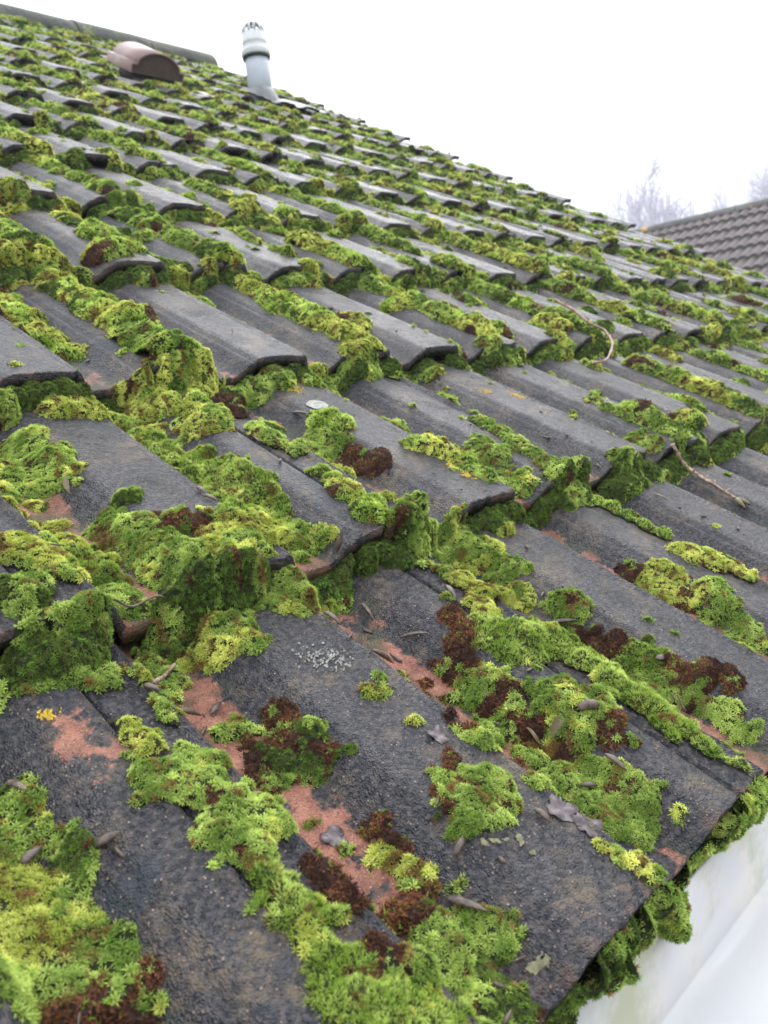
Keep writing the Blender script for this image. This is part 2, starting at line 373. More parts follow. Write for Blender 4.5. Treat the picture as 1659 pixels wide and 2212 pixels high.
# ---------------------------------------------------------------- moss
def pal(ty, n, uv, r):
    """per-shoot colour: (n,3) of leaf colour for moss type"""
    t = fb(uv[:, 0] * 70, uv[:, 1] * 70, 41)[:, None]; e = r.random((n, 1)); q_ = vn(uv[:, 0] * 160, uv[:, 1] * 160, 51)[:, None]
    A = {'S': ((.140, .225, .036), (.520, .630, .160)), 'Y': ((.270, .320, .048), (.730, .750, .200)), 'V': ((.230, .350, .045), (.650, .760, .210)),
         'D': ((.060, .090, .020), (.180, .240, .045)), 'R': ((.045, .020, .013), (.300, .120, .050))}[ty]
    f = np.clip(.25 + 1.1 * (t - .5) * 1.6 + .5 * (e - .3), 0, 1)
    f = f ** 1.1; c = (np.array(A[0]) * (1 - f) + np.array(A[1]) * f) * (1.12 if ty in 'SYV' else 1.)
    if ty in 'SYV':                  # browned shoots in patches, a few golden ones
        b_ = (q_ + .25 * e > {'S': .93, 'Y': .84, 'V': .97}[ty])
        bf = np.clip((q_ + .25 * e - {'S': .88, 'Y': .80, 'V': .93}[ty]) * 7, 0, 1); c = c * (1 - bf) + bf * np.array([(.20, .125, .04)]) * (.6 + .8 * e)
    if ty == 'D': c = np.where(e > .82, np.array([(.16, .30, .04)]), c)
    if ty == 'R': c = np.where((e > .93) & (t > .5), np.array([(.2, .33, .03)]), c)
    return c
def frame(nrm, r):
    n_ = len(nrm); a = r.normal(size=(n_, 3)); a -= (a * nrm).sum(1, keepdims=True) * nrm
    a /= np.linalg.norm(a, axis=1, keepdims=True) + 1e-9
    return a, np.cross(nrm, a)
def shoots(P, nrm, ty, size, dist, uv, r):
    """returns V,F(tri),C for star shoots at P (roof coords)"""
    n = len(P)
    if n == 0: return np.zeros((0, 3)), np.zeros((0, 3), int), np.zeros((0, 3))
    c = pal(ty, n, uv, r); t1, t2 = frame(nrm, r)
    sz = size * (.5 + 1.0 * r.random(n))[:, None]
    Vs, Fs, Cs = [], [], []; off = 0
    def leaf(d, root, ln, wd, quad, shade_r, shade_t):  # roots darkened as older leaf and as painted shade, tips lightened as highlights
        nonlocal off
        s_ = np.cross(d, nrm); s_ /= np.linalg.norm(s_, axis=1, keepdims=True) + 1e-9
        if quad:
            up = np.cross(s_, d)
            a = root; m1 = root + d * ln * .45 + s_ * wd + up * ln * .12; m2 = root + d * ln * .45 - s_ * wd + up * ln * .12; tp = root + d * ln + nrm * ln * .10
            Vs.append(np.stack([a, m1, tp, m2], 1).reshape(-1, 3)); k_ = np.arange(n)[:, None] * 4 + off
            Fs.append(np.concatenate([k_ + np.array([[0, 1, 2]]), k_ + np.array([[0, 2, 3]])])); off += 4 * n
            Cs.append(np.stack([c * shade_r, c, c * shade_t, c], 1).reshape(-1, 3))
        else:
            Vs.append(np.stack([root - s_ * wd, root + s_ * wd, root + d * ln], 1).reshape(-1, 3)); k_ = np.arange(n)[:, None] * 3 + off
            Fs.append(k_ + np.array([[0, 1, 2]])); off += 3 * n
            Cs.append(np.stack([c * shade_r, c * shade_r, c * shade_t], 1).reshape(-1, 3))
    near = dist < .8
    if ty == 'R':
        K_ = 6 if near else 3
        for i in range(K_):
            d = nrm * .5 + r.normal(size=(n, 3)) * .8; d /= np.linalg.norm(d, axis=1, keepdims=True)
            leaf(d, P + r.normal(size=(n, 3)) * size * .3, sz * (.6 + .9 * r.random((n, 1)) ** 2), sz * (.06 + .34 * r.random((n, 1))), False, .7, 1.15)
    elif ty in 'SYD':
        lay = [(7, .30, 1.0), (4, .95, .78)] if near else ([(5, .5, 1.0), (2, 1.6, .7)] if dist < 1.7 else [(4, .8, 1.0)])
        ph0 = r.random(n) * 6.28
        for cnt, el, sl_ in lay:
            for i in range(cnt):
                ph = ph0 + 6.283 * i / cnt + r.random(n) * .5 + el
                e_ = el + r.normal(size=n) * .18
                d = (t1 * np.cos(ph)[:, None] + t2 * np.sin(ph)[:, None]) * np.cos(e_)[:, None] + nrm * np.sin(e_)[:, None]
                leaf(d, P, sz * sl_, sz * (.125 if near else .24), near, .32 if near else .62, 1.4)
    else:                            # velvet: upright narrow shoots
        K_ = 5 if near else (4 if dist < 1.7 else 3)
        for i in range(K_):
            d = nrm + (t1 * (r.random((n, 1)) - .5) + t2 * (r.random((n, 1)) - .5)) * 1.5; d /= np.linalg.norm(d, axis=1, keepdims=True)
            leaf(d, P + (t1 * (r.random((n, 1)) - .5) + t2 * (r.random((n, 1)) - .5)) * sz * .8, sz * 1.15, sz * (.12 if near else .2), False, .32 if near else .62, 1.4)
    return np.concatenate(Vs), np.concatenate(Fs), np.concatenate(Cs)
BASEC = {'S': (.02, .03, .008), 'Y': (.032, .036, .010), 'V': (.025, .04, .008), 'D': (.018, .025, .008), 'R': (.03, .014, .009)}  # body under the shoots, darkened as painted shade between the stars
def field(a0, a1, b0, b1, res, H, base, out, ty, dist, r, big=1., ov=3.2):
    """height field over (a,b): body mesh + shoots. base(a,b)->roof pt, out: push direction; ty: type or function(uv)->array of types"""
    na = max(4, int((a1 - a0) / res) + 1); nb = max(4, int((b1 - b0) / res) + 1)
    A_, B_ = np.meshgrid(np.linspace(a0, a1, na), np.linspace(b0, b1, nb))
    h = H(A_, B_); P = base(A_, B_) + out * (h - .0008)[..., None]
    m = h > .0004
    q_ = m[:-1, :-1] | m[1:, :-1] | m[:-1, 1:] | m[1:, 1:]
    if not q_.any(): return None
    i = (np.arange(nb - 1)[:, None] * na + np.arange(na - 1)[None])[q_]
    F = np.stack([i, i + 1, i + na + 1, i + na], 1)
    us, inv = np.unique(F, return_inverse=True); F = inv.reshape(F.shape); V = P.reshape(-1, 3)[us]
    uvb = np.stack([A_.ravel(), B_.ravel()], 1)[us]
    tyf = ty if callable(ty) else (lambda uv: np.full(len(uv), ty))
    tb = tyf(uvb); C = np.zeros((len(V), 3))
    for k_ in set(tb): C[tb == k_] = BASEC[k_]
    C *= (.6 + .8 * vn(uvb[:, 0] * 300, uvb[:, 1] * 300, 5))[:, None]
    # shoots
    px = FPX * .463 / max(dist, .2)
    c4 = V[F]; fn = np.cross(c4[:, 2] - c4[:, 0], c4[:, 3] - c4[:, 1]) * .5; fa = np.linalg.norm(fn, axis=1); cum = np.cumsum(fa)
    VN = np.zeros_like(V)
    for q_i in range(4): np.add.at(VN, F[:, q_i], fn)
    if (VN @ out).sum() < 0: VN = -VN
    VN /= np.linalg.norm(VN, axis=1, keepdims=True) + 1e-12
    out_V, out_F, out_C, off = [V], [F[:, [0, 1, 2]], F[:, [0, 2, 3]]], [C], len(V)
    for k_, s0, sp0 in (('S', .0028, .0022), ('Y', .0026, .0020), ('D', .0022, .0020), ('V', .0020, .0013), ('R', .0019, .0015)):
        size = max(s0, 1.9 / px) * big; sp = max(sp0 * big, 1.55 / px)
        n = int(fa.sum() / sp ** 2 * 1.15)
        if n < 1: continue
        fi = np.searchsorted(cum, r.random(n) * cum[-1]); fi = np.minimum(fi, len(F) - 1); q4 = V[F[fi]]; x_, y_ = r.random((n, 1)), r.random((n, 1))
        def bl_(Q): return (Q[:, 0] * (1 - x_) + Q[:, 1] * x_) * (1 - y_) + (Q[:, 3] * (1 - x_) + Q[:, 2] * x_) * y_
        uv = bl_(uvb[F[fi]]); ok = (tyf(uv) == k_) & (h.ravel()[us][F[fi]].max(1) > .0012)
        if not ok.any(): continue
        uv = uv[ok]; p0 = bl_(q4)[ok]; nr_ = bl_(VN[F[fi]])[ok]
        nr_ = nr_ + r.normal(size=nr_.shape) * .22 + np.array([0, .10, .22]); nr_ /= np.linalg.norm(nr_, axis=1, keepdims=True)
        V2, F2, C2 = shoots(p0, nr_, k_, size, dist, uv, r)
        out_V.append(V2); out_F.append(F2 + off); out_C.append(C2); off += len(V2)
    return np.concatenate(out_V), np.concatenate(out_F), np.concatenate(out_C)
UPW = np.array([0, 0, 1.])
def Hblobs(bl, seed, rough=1., sharp=.55):
    bl = np.array(bl, float).reshape(-1, bl.shape[1] if hasattr(bl, 'shape') else len(bl[0]))
    def H(a, b):
        w1 = (vn(a * 75, b * 75, seed) - .5) * .011 + (vn(a * 190, b * 190, seed + 3) - .5) * .004
        w2_ = (vn(a * 75, b * 75, seed + 7) - .5) * .011 + (vn(a * 190, b * 190, seed + 9) - .5) * .004
        aa, b_ = a + w1 * rough, b + w2_ * rough; h = np.zeros_like(a)
        for q_ in bl:
            el = q_[4] if len(q_) > 4 else 1.
            d2 = ((aa - q_[0]) / q_[2]) ** 2 + ((b_ - q_[1]) / (q_[2] * el)) ** 2
            h = np.maximum(h, q_[3] * np.clip(1 - d2, 0, 1) ** sharp)
        lump = .72 + .42 * np.abs(2 * vn(a * 62, b * 62, seed + 1) - 1) ** .7 + .20 * np.abs(2 * vn(a * 150, b * 150, seed + 5) - 1) ** .8 + .16 * (vn(a * 330, b * 330, seed + 2) - .5)
        return h * lump
    return H
def drape(H, wd_=.015):                       # moss rounds over the lips instead of following the drop
    def base(a, b):
        w = Ws(a, b); k = np.floor(b / G) + 1; d = k * G - b; hi = Wj(a, np.maximum(k * G, b), k)
        ramp = w + (hi - w) * (1 - sm(d / wd_)) * (b > 0)
        return np.stack([a, b, w + (ramp - w) * sm(H(a, b) / .008)], -1)
    return base
CLUMPS = [
 ('S', 'large kidney shaped yellow green moss cushion across the joint of the front tiles', [(-0.1937,0.2172,0.0123,0.0067),(-0.1841,0.21,0.0144,0.0079),(-0.1737,0.1949,0.0154,0.0084),(-0.1668,0.1749,0.0171,0.0094),(-0.1585,0.1612,0.0146,0.008),(-0.1821,0.1655,0.0129,0.0071),(-0.1731,0.1521,0.0141,0.0077),(-0.1204,0.1887,0.0082,0.0045),(-0.1575,0.2088,0.0103,0.0056),(-0.1692,0.2146,0.0102,0.0056)]),
 ('Y', 'small pale green moss tuft in the open joint gap above the kidney shaped cushion', [(-0.1769,0.2551,0.0074,0.0039),(-0.1755,0.2424,0.0068,0.0036),(-0.1743,0.2369,0.0047,0.0025)]),
 ('V', 'caterpillar shaped bright green moss running down the front tile joint', [(-0.1772,0.1278,0.0095,0.0062),(-0.1774,0.1167,0.0106,0.007),(-0.1775,0.1044,0.0098,0.0065),(-0.1766,0.0919,0.0096,0.0063),(-0.1758,0.0813,0.0088,0.0058),(-0.1741,0.0765,0.0063,0.0041),(-0.1844,0.075,0.0074,0.0049),(-0.1882,0.069,0.0056,0.0037)]),
 ('V', 'broad velvety light green moss mound at the bottom edge', [(-0.1808,0.0482,0.0209,0.0092),(-0.1709,0.0348,0.0178,0.0078),(-0.1636,0.0242,0.0138,0.0061),(-0.1816,0.0596,0.0101,0.0044),(-0.1839,0.0341,0.0213,0.0094)]),
 ('R', 'rusty brown upturned moss clump at the head of the bottom mound', [(-0.1275,0.0789,0.0118,0.0088),(-0.1135,0.0782,0.0096,0.0072),(-0.1575,0.0646,0.0107,0.008),(-0.1692,0.068,0.0073,0.0055),(-0.1153,0.0698,0.0083,0.0062)]),
 ('S', 'tall starry green moss clump beside the rusty brown one', [(-0.117,0.0594,0.014,0.0099),(-0.1168,0.0485,0.0138,0.0097),(-0.1497,0.0459,0.0126,0.0089),(-0.1036,0.0542,0.0095,0.0067),(-0.1274,0.0407,0.0112,0.0079)]),
 ('D', "dark olive moss spreading under the front tile's left flank", [(-0.1155,0.0322,0.0124,0.0065),(-0.1117,0.0205,0.0111,0.0059),(-0.1258,0.0184,0.013,0.0069),(-0.1131,0.0079,0.0098,0.0052),(-0.13,0.032,0.0102,0.0054),(-0.0924,0.0492,0.0083,0.0044),(-0.094,0.0352,0.0082,0.0043)]),
 ('Y', 'yellow starry moss tuft in the pan above the rusty clump', [(-0.1006,0.1006,0.0106,0.0065),(-0.0957,0.0903,0.0105,0.0065),(-0.1017,0.1137,0.0082,0.005),(-0.0936,0.082,0.0062,0.0038)]),
 ('R', 'dark crumbly brown moss clump on the edge of the narrow tile strip', [(-0.1504,0.1119,0.0083,0.0051),(-0.1502,0.1034,0.0078,0.0048),(-0.1498,0.0935,0.0063,0.0039)]),
 ('R', 'brown and green broken moss tuft near the flat grey leaf', [(-0.0934,0.1202,0.0083,0.0051),(-0.1,0.1214,0.0078,0.0048),(-0.0923,0.1063,0.0064,0.0039)]),
 ('S', 'green moss mass at the left edge beside the worn pink tile', [(-0.2524,0.2418,0.0155,0.0082),(-0.2536,0.2256,0.014,0.0074),(-0.2607,0.2279,0.0127,0.0067),(-0.2453,0.2258,0.0071,0.0037)]),
 ('D', 'dusky olive moss clump on the left tile edge', [(-0.2408,0.2035,0.0103,0.0063),(-0.2423,0.193,0.009,0.0055),(-0.2436,0.1856,0.0067,0.0041)]),
 ('D', 'tiny olive moss button at the top left of the worn pink tile edge', [(-0.2398,0.2615,0.0064,0.004)]),
 ('Y', 'big yellow starry moss mass in the lower left corner', [(-0.2698,0.1996,0.0197,0.0095),(-0.2588,0.1896,0.0165,0.008),(-0.272,0.1802,0.0191,0.0092),(-0.2521,0.1797,0.0098,0.0048),(-0.2816,0.1773,0.0145,0.007)]),
 ('S', 'lumpy bright green moss below the yellow mass in the lower left corner', [(-0.2558,0.1591,0.0105,0.0051),(-0.2713,0.1586,0.0143,0.0069),(-0.2474,0.1601,0.0075,0.0036),(-0.2483,0.1438,0.0083,0.004),(-0.248,0.1323,0.0092,0.0045),(-0.2688,0.1464,0.0121,0.0058),(-0.2898,0.155,0.0154,0.0075),(-0.2476,0.1213,0.007,0.0034)]),
 ('R', 'fibrous rust coloured moss underside in the bottom left corner', [(-0.2685,0.1311,0.0138,0.0097),(-0.2599,0.123,0.0119,0.0084),(-0.2771,0.1342,0.0097,0.0068),(-0.2539,0.1142,0.0079,0.0055)]),
 ('R', 'dark brown moss crumb between the lower left green lumps', [(-0.2658,0.1655,0.0058,0.0041),(-0.2597,0.1643,0.0046,0.0033)]),
 ('Y', 'yellow starry moss string leading down to the gutter corner', [(-0.0045,0.0259,0.0068,0.0042),(-0.0026,0.0163,0.0077,0.0048),(0.0002,0.0075,0.0077,0.0047),(0.0006,-0.0004,0.0071,0.0044)]),
 ('S', 'long smooth green moss mound on the right of the front tile', [(0.0403,0.0827,0.0151,0.008),(0.0539,0.0726,0.0167,0.0088),(0.0547,0.056,0.0174,0.0092),(0.0517,0.0407,0.0147,0.0077),(0.0463,0.0297,0.01,0.0053),(0.0402,0.0663,0.0143,0.0075),(0.0361,0.0464,0.0139,0.0073),(0.0009,0.0823,0.0084,0.0045)]),
 ('S', 'pale starry moss tuft above the two dead leaves', [(0.0387,0.1153,0.0093,0.0058),(0.041,0.1055,0.0105,0.0065),(0.0537,0.1054,0.0088,0.0054)]),
 ('S', 'lone green moss clump with a brown left face on the front tile', [(-0.0545,0.1014,0.0127,0.0095),(-0.0362,0.1038,0.0123,0.0092),(-0.0255,0.0956,0.0104,0.0078),(-0.0605,0.0906,0.0099,0.0074),(-0.0457,0.0904,0.0095,0.0071)]),
 ('R', 'rusty broken face on the left of the lone green clump', [(-0.05,0.1195,0.0076,0.006),(-0.061,0.1108,0.0069,0.0055),(-0.0392,0.1261,0.0061,0.0048)]),
 ('R', 'red brown upturned moss clod in the middle of the pan', [(0.0572,0.1447,0.0158,0.0118),(0.0531,0.1588,0.0119,0.0089),(0.0573,0.1297,0.0116,0.0087),(0.0014,0.1464,0.0085,0.0063)]),
 ('S', 'green moss fringe in front of the red brown clod', [(0.0332,0.1421,0.0128,0.0079),(-0.0046,0.1348,0.0094,0.0058),(0.0483,0.1386,0.0081,0.005)]),
 ('S', 'round green moss ball above the red brown clod', [(0.0598,0.1732,0.0142,0.0106),(0.0597,0.1838,0.0109,0.0082),(0.0678,0.173,0.0095,0.0071)]),
 ('R', 'dark soil coloured moss clump left of the pale velvet mound', [(0.0879,0.2294,0.0123,0.0087),(0.08,0.2125,0.0106,0.0075),(0.0666,0.1965,0.0118,0.0083),(0.0401,0.184,0.0087,0.0061)]),
 ('S', 'high tousled green moss clump with an acorn husk in it', [(0.0836,0.1222,0.0181,0.0143),(0.0866,0.1043,0.0155,0.0123),(0.0883,0.1343,0.012,0.0095),(0.0698,0.1006,0.0133,0.0106),(0.1106,0.1086,0.0106,0.0084),(0.072,0.1127,0.0116,0.0092)]),
 ('R', 'dark red brown end of the tousled moss clump', [(0.0959,0.0907,0.0129,0.0102),(0.0935,0.081,0.0095,0.0075),(0.0791,0.088,0.0088,0.007)]),
 ('R', 'crumbly brown moss lump holding a dead leaf', [(0.0589,0.1011,0.0088,0.0062),(0.0624,0.0879,0.0081,0.0057)]),
 ('V', 'large pale yellow green velvet moss mound', [(0.1039,0.2004,0.0198,0.0104),(0.1217,0.1845,0.0254,0.0134),(0.1441,0.1694,0.0213,0.0112),(0.0996,0.1807,0.0169,0.0089),(0.1482,0.1534,0.0152,0.008),(0.113,0.2134,0.011,0.0058)]),
 ('V', 'long green moss ridge tapering down the tile joint to the eaves', [(0.1468,0.1358,0.0135,0.0095),(0.1438,0.1176,0.014,0.0098),(0.1408,0.1001,0.0144,0.0101),(0.1382,0.0833,0.0141,0.0099),(0.137,0.0675,0.0119,0.0084),(0.1362,0.0521,0.0104,0.0073),(0.1364,0.0394,0.0083,0.0058),(0.138,0.0276,0.0063,0.0044),(0.14,0.0159,0.004,0.0028)]),
 ('Y', 'golden tipped moss cushion above the pale velvet mound', [(0.1495,0.2668,0.0127,0.0067),(0.1505,0.2474,0.015,0.0079),(0.1989,0.2493,0.0159,0.0084),(0.1271,0.2344,0.0136,0.0072),(0.1982,0.235,0.0132,0.007)]),
 ('S', 'thin moss string along the joint above the golden tipped cushion', [(0.1375,0.3025,0.0056,0.003),(0.1406,0.2913,0.0064,0.0034),(0.1448,0.2786,0.008,0.0042)]),
 ('S', "soft green moss pad under the second row's lip", [(0.2053,0.3117,0.0185,0.0081),(0.2161,0.2953,0.0175,0.0077),(0.2152,0.2714,0.015,0.0066),(0.2067,0.3306,0.0134,0.0059)]),
 ('S', 'small round moss tuft beside the grey pan right of the golden cushion', [(0.2143,0.1964,0.0154,0.0108),(0.2136,0.2095,0.009,0.0063)]),
 ('R', 'brown moss crumbs beside the nodding spore stalks', [(0.2037,0.1777,0.0103,0.0073),(0.2052,0.1536,0.0125,0.0088),(0.2055,0.1415,0.0085,0.006)]),
 ('V', 'emerald moss pad below the nodding spore stalks', [(0.21,0.1285,0.0138,0.0067),(0.2121,0.115,0.0121,0.0059),(0.2105,0.1414,0.0077,0.0037)]),
 ('S', 'blue green starry moss patch in the right hand pan', [(0.2017,0.0975,0.0156,0.0068),(0.2038,0.1134,0.0105,0.0046),(0.2021,0.0811,0.0131,0.0058),(0.15,0.0738,0.0084,0.0037)]),
 ('R', 'long rust brown moss crumble in the right hand pan', [(0.2185,0.0943,0.0127,0.0089),(0.2238,0.0815,0.0133,0.0094),(0.2302,0.0699,0.0118,0.0083),(0.2446,0.0644,0.0081,0.0057),(0.2119,0.0752,0.0088,0.0062)]),
 ('S', 'scraggy green moss tail below the rust brown crumble', [(0.2114,0.0705,0.0087,0.0046),(0.2083,0.0562,0.0093,0.0049),(0.213,0.0449,0.0085,0.0045),(0.2057,0.0423,0.0078,0.0041),(0.2028,0.0288,0.007,0.0037)]),
 ('Y', 'twin topped yellow moss clump on the right hand roll edge', [(0.3649,0.1879,0.0175,0.0124),(0.3698,0.1712,0.0137,0.0096),(0.3527,0.1736,0.0155,0.0109),(0.3596,0.1533,0.0108,0.0076)]),
 ('R', 'brown broken end of the twin topped yellow clump', [(0.3565,0.2049,0.0121,0.0085),(0.3572,0.2206,0.0066,0.0046),(0.3543,0.1489,0.0098,0.0069)]),
 ('S', 'domed bright green moss cushion on the right hand roll edge', [(0.376,0.1363,0.0179,0.0134),(0.3661,0.122,0.0159,0.0119),(0.3629,0.1035,0.0095,0.0071)]),
 ('S', 'thin moss tail below the domed bright green cushion', [(0.359,0.0952,0.0095,0.005),(0.3579,0.0807,0.0102,0.0054),(0.3559,0.0681,0.0093,0.0049)]),
 ('D', 'dark wiry moss patch in the pan left of the front tile', [(-0.0909,0.2062,0.0121,0.0069),(-0.0886,0.1875,0.0119,0.0068),(-0.103,0.1983,0.0107,0.0061),(-0.0975,0.1834,0.0095,0.0054),(-0.102,0.2131,0.0086,0.0049),(-0.0866,0.1768,0.007,0.004)]),
 ('S', 'light green moss tuft on the red pan left of the front tile', [(-0.1109,0.2375,0.0094,0.0062),(-0.1054,0.23,0.0076,0.005),(-0.1183,0.2392,0.0052,0.0034)]),
 ('R', 'brown crumbled moss behind the light green tuft', [(-0.0916,0.2234,0.0088,0.0054),(-0.1189,0.2052,0.0083,0.0051),(-0.1182,0.2199,0.0057,0.0035),(-0.1182,0.1922,0.006,0.0037)]),
 ('S', 'lone tiny green moss sprig on the front tile', [(-0.0311,0.2054,0.0061,0.0048),(-0.0209,0.2085,0.0037,0.003)]),
 ('S', "lower green moss carpet under the left tile's lip", [(-0.2137,0.3292,0.0137,0.0042),(-0.199,0.3244,0.0139,0.0043),(-0.1845,0.3183,0.0141,0.0043),(-0.1744,0.3084,0.0124,0.0038),(-0.1733,0.2962,0.0072,0.0022)]),
 ('S', "bulging green moss hanging over the left tile's lip", [(-0.1733,0.3394,0.0121,0.008),(-0.1642,0.3393,0.013,0.0086),(-0.1608,0.3343,0.0107,0.0071)]),
 ('Y', 'yellow green moss mass at the left edge above the hanging bulge', [(-0.1736,0.4307,0.0174,0.0084),(-0.1622,0.4135,0.0164,0.0079),(-0.1544,0.3992,0.0141,0.0068),(-0.1564,0.3817,0.0104,0.005)]),
 ('S', 'wide green moss sheet in the middle of the second row', [(-0.0897,0.4525,0.0108,0.0048),(-0.0882,0.4312,0.0149,0.0065),(-0.0729,0.4257,0.0142,0.0062),(-0.081,0.3986,0.0172,0.0076),(-0.0731,0.3744,0.0187,0.0082),(-0.0885,0.4101,0.0121,0.0053),(-0.0866,0.3753,0.0151,0.0067)]),
 ('R', 'shaggy dark brown moss heap in the middle of the second row', [(-0.0488,0.4136,0.0163,0.0122),(-0.0391,0.4026,0.0137,0.0103),(-0.063,0.41,0.0106,0.0079)]),
 ('Y', 'fluffy yellow moss clump beside the shaggy brown heap', [(-0.0132,0.3898,0.0185,0.0138),(-0.0187,0.3674,0.018,0.0135),(-0.0395,0.3656,0.0157,0.0118),(-0.0241,0.3508,0.0122,0.0092),(-0.0366,0.381,0.0099,0.0074)]),
 ('D', "dark green moss bank falling from the second row's lip", [(-0.0792,0.3392,0.0131,0.0069),(-0.0686,0.3394,0.0119,0.0063),(-0.0843,0.3397,0.0106,0.0056),(-0.0605,0.3394,0.0109,0.0057)]),
 ('S', 'rounded green moss bulge below the dark bank', [(-0.0767,0.3145,0.0164,0.0108),(-0.0766,0.295,0.0135,0.0089),(-0.0885,0.3063,0.0122,0.0081),(-0.0604,0.3103,0.0099,0.0065),(-0.0871,0.2915,0.0082,0.0054)]),
 ('Y', 'tawny moss tuft left of the rounded green bulge', [(-0.0985,0.3235,0.0097,0.0077),(-0.0993,0.3104,0.0083,0.0066),(-0.1044,0.3222,0.0071,0.0056)]),
 ('S', 'low green moss scatter in the red pan below the black stalk', [(-0.1168,0.3349,0.0109,0.0058),(-0.1197,0.3126,0.0113,0.006),(-0.1487,0.298,0.0082,0.0043),(-0.1178,0.3242,0.0101,0.0054),(-0.1287,0.2948,0.0074,0.0039),(-0.1533,0.2658,0.0061,0.0032),(-0.1555,0.2521,0.0054,0.0029),(-0.1158,0.2928,0.0061,0.0032),(-0.1257,0.2855,0.0048,0.0025)]),
 ('S', 'green moss shelf along the lip above the front tile', [(-0.0322,0.3253,0.0138,0.0054),(-0.0233,0.3142,0.0131,0.0052),(-0.009,0.3091,0.0118,0.0047),(0.0307,0.3253,0.0091,0.0036),(0.0377,0.3186,0.0067,0.0027),(-0.0404,0.3373,0.0117,0.0046)]),
 ('V', 'long bright green moss band between two rolls in the second row', [(0.0349,0.6383,0.016,0.0077),(0.036,0.6048,0.0194,0.0094),(0.0391,0.5677,0.0207,0.01),(0.0434,0.5382,0.0213,0.0103),(0.049,0.512,0.0227,0.011),(0.0537,0.4826,0.0249,0.012),(0.0558,0.454,0.0252,0.0122),(0.0016,0.4033,0.0211,0.0102),(0.0449,0.4177,0.0194,0.0094),(0.035,0.4764,0.0159,0.0077),(0.0442,0.3938,0.0142,0.0069),(0.0534,0.3807,0.0126,0.0061),(0.0574,0.3618,0.0101,0.0049)]),
 ('S', 'dense green moss pad at the left edge of the second row', [(-0.0901,0.6026,0.0225,0.0099),(-0.0873,0.5603,0.023,0.0101),(-0.1092,0.5676,0.0216,0.0095),(-0.0851,0.5355,0.0147,0.0065),(-0.1056,0.5408,0.0173,0.0076),(-0.1281,0.5416,0.014,0.0062)]),
 ('Y', "oval olive yellow moss cushion under the third row's lip", [(-0.0306,0.6486,0.0187,0.0123),(-0.0163,0.6402,0.0207,0.0136),(0.0001,0.6328,0.0162,0.0107)]),
 ('Y', 'rounded moss cushion with a brown heart', [(0.0633,0.6632,0.0196,0.0138),(0.0733,0.6449,0.0204,0.0144),(0.0789,0.6292,0.0125,0.0088)]),
 ('Y', 'yellow moss clump between the brown hearted cushion and a dark clod', [(0.0934,0.6038,0.0182,0.0128),(0.1029,0.5849,0.0201,0.0141),(0.0849,0.5784,0.0159,0.0112)]),
 ('R', "dark clod of bare soil and moss under the third row's lip", [(0.1503,0.6211,0.0152,0.0107),(0.1474,0.6,0.0119,0.0084)]),
 ('Y', "high pale moss mound overhanging the third row's lip", [(0.1221,0.7276,0.021,0.0129),(0.1352,0.7016,0.0274,0.0169),(0.1509,0.6786,0.0238,0.0146),(0.1127,0.6788,0.0221,0.0136)]),
 ('D', 'small dark oval moss button on the grey second row roll', [(-0.0648,0.4626,0.01,0.0079)]),
 ('S', 'broken green moss patch in the pan right of the long band', [(0.1317,0.5476,0.0142,0.0088),(0.1358,0.5222,0.014,0.0086),(0.1384,0.4954,0.0101,0.0062),(0.2059,0.5319,0.0192,0.0118),(0.2107,0.5116,0.0159,0.0098),(0.1931,0.5074,0.0137,0.0084)]),
 ('V', 'bright upright moss tuft beside the round cream lichen', [(0.2267,0.553,0.0155,0.0123),(0.2352,0.5359,0.0144,0.0114)]),
 ('R', 'brown moss litter in the pan left of the yellow lichen', [(0.214,0.4825,0.0127,0.0067),(0.215,0.4624,0.0125,0.0066),(0.2147,0.4409,0.0095,0.005)]),
 ('V', 'green moss caterpillar on the joint left of the orange lichened roll', [(0.1293,0.4432,0.0096,0.0068),(0.1272,0.4181,0.0116,0.0082),(0.1271,0.3929,0.0135,0.0095),(0.1248,0.3664,0.0145,0.0102),(0.122,0.3439,0.0121,0.0085),(0.1429,0.3393,0.0092,0.0065),(0.1668,0.3395,0.0078,0.0055)]),
 ('Y', 'plump domed moss cushion right of the yellow lichen', [(0.2901,0.4528,0.0205,0.0163),(0.2977,0.4364,0.0206,0.0163),(0.3522,0.4545,0.0118,0.0094)]),
 ('S', 'green moss pile right of the plump domed cushion', [(0.3725,0.4381,0.0193,0.0102),(0.3726,0.4171,0.0169,0.0089),(0.3568,0.4344,0.0149,0.0079),(0.3871,0.4162,0.0106,0.0056)]),
 ('S', 'moss trail below the plump domed cushion', [(0.2919,0.3952,0.0126,0.0072),(0.3005,0.377,0.0136,0.0078),(0.353,0.3829,0.0144,0.0082),(0.358,0.362,0.0132,0.0076)]),
 ('S', 'bumpy moss string along the middle joint of the second row', [(0.4348,0.4824,0.0137,0.0091),(0.4279,0.4519,0.0151,0.01),(0.4188,0.4206,0.0153,0.0101),(0.4127,0.3925,0.015,0.0099),(0.4073,0.3688,0.0136,0.009)]),
 ('D', 'olive moss knob overhanging the lip at the end of the bumpy string', [(0.3992,0.3394,0.0196,0.0164),(0.439,0.3393,0.0181,0.0152),(0.4063,0.3392,0.0157,0.0131)]),
 ('D', 'dark round moss ball stack hanging on the lip below the twig', [(0.5357,0.3395,0.0171,0.0143),(0.5269,0.3193,0.0181,0.0152),(0.5582,0.3216,0.0163,0.0136)]),
 ('V', 'slender green moss line running to the oval right edge cushion', [(0.4399,0.3124,0.0105,0.0065),(0.4431,0.2927,0.0114,0.007),(0.4504,0.2725,0.0124,0.0077),(0.4443,0.2457,0.0111,0.0069),(0.4479,0.2241,0.009,0.0055)]),
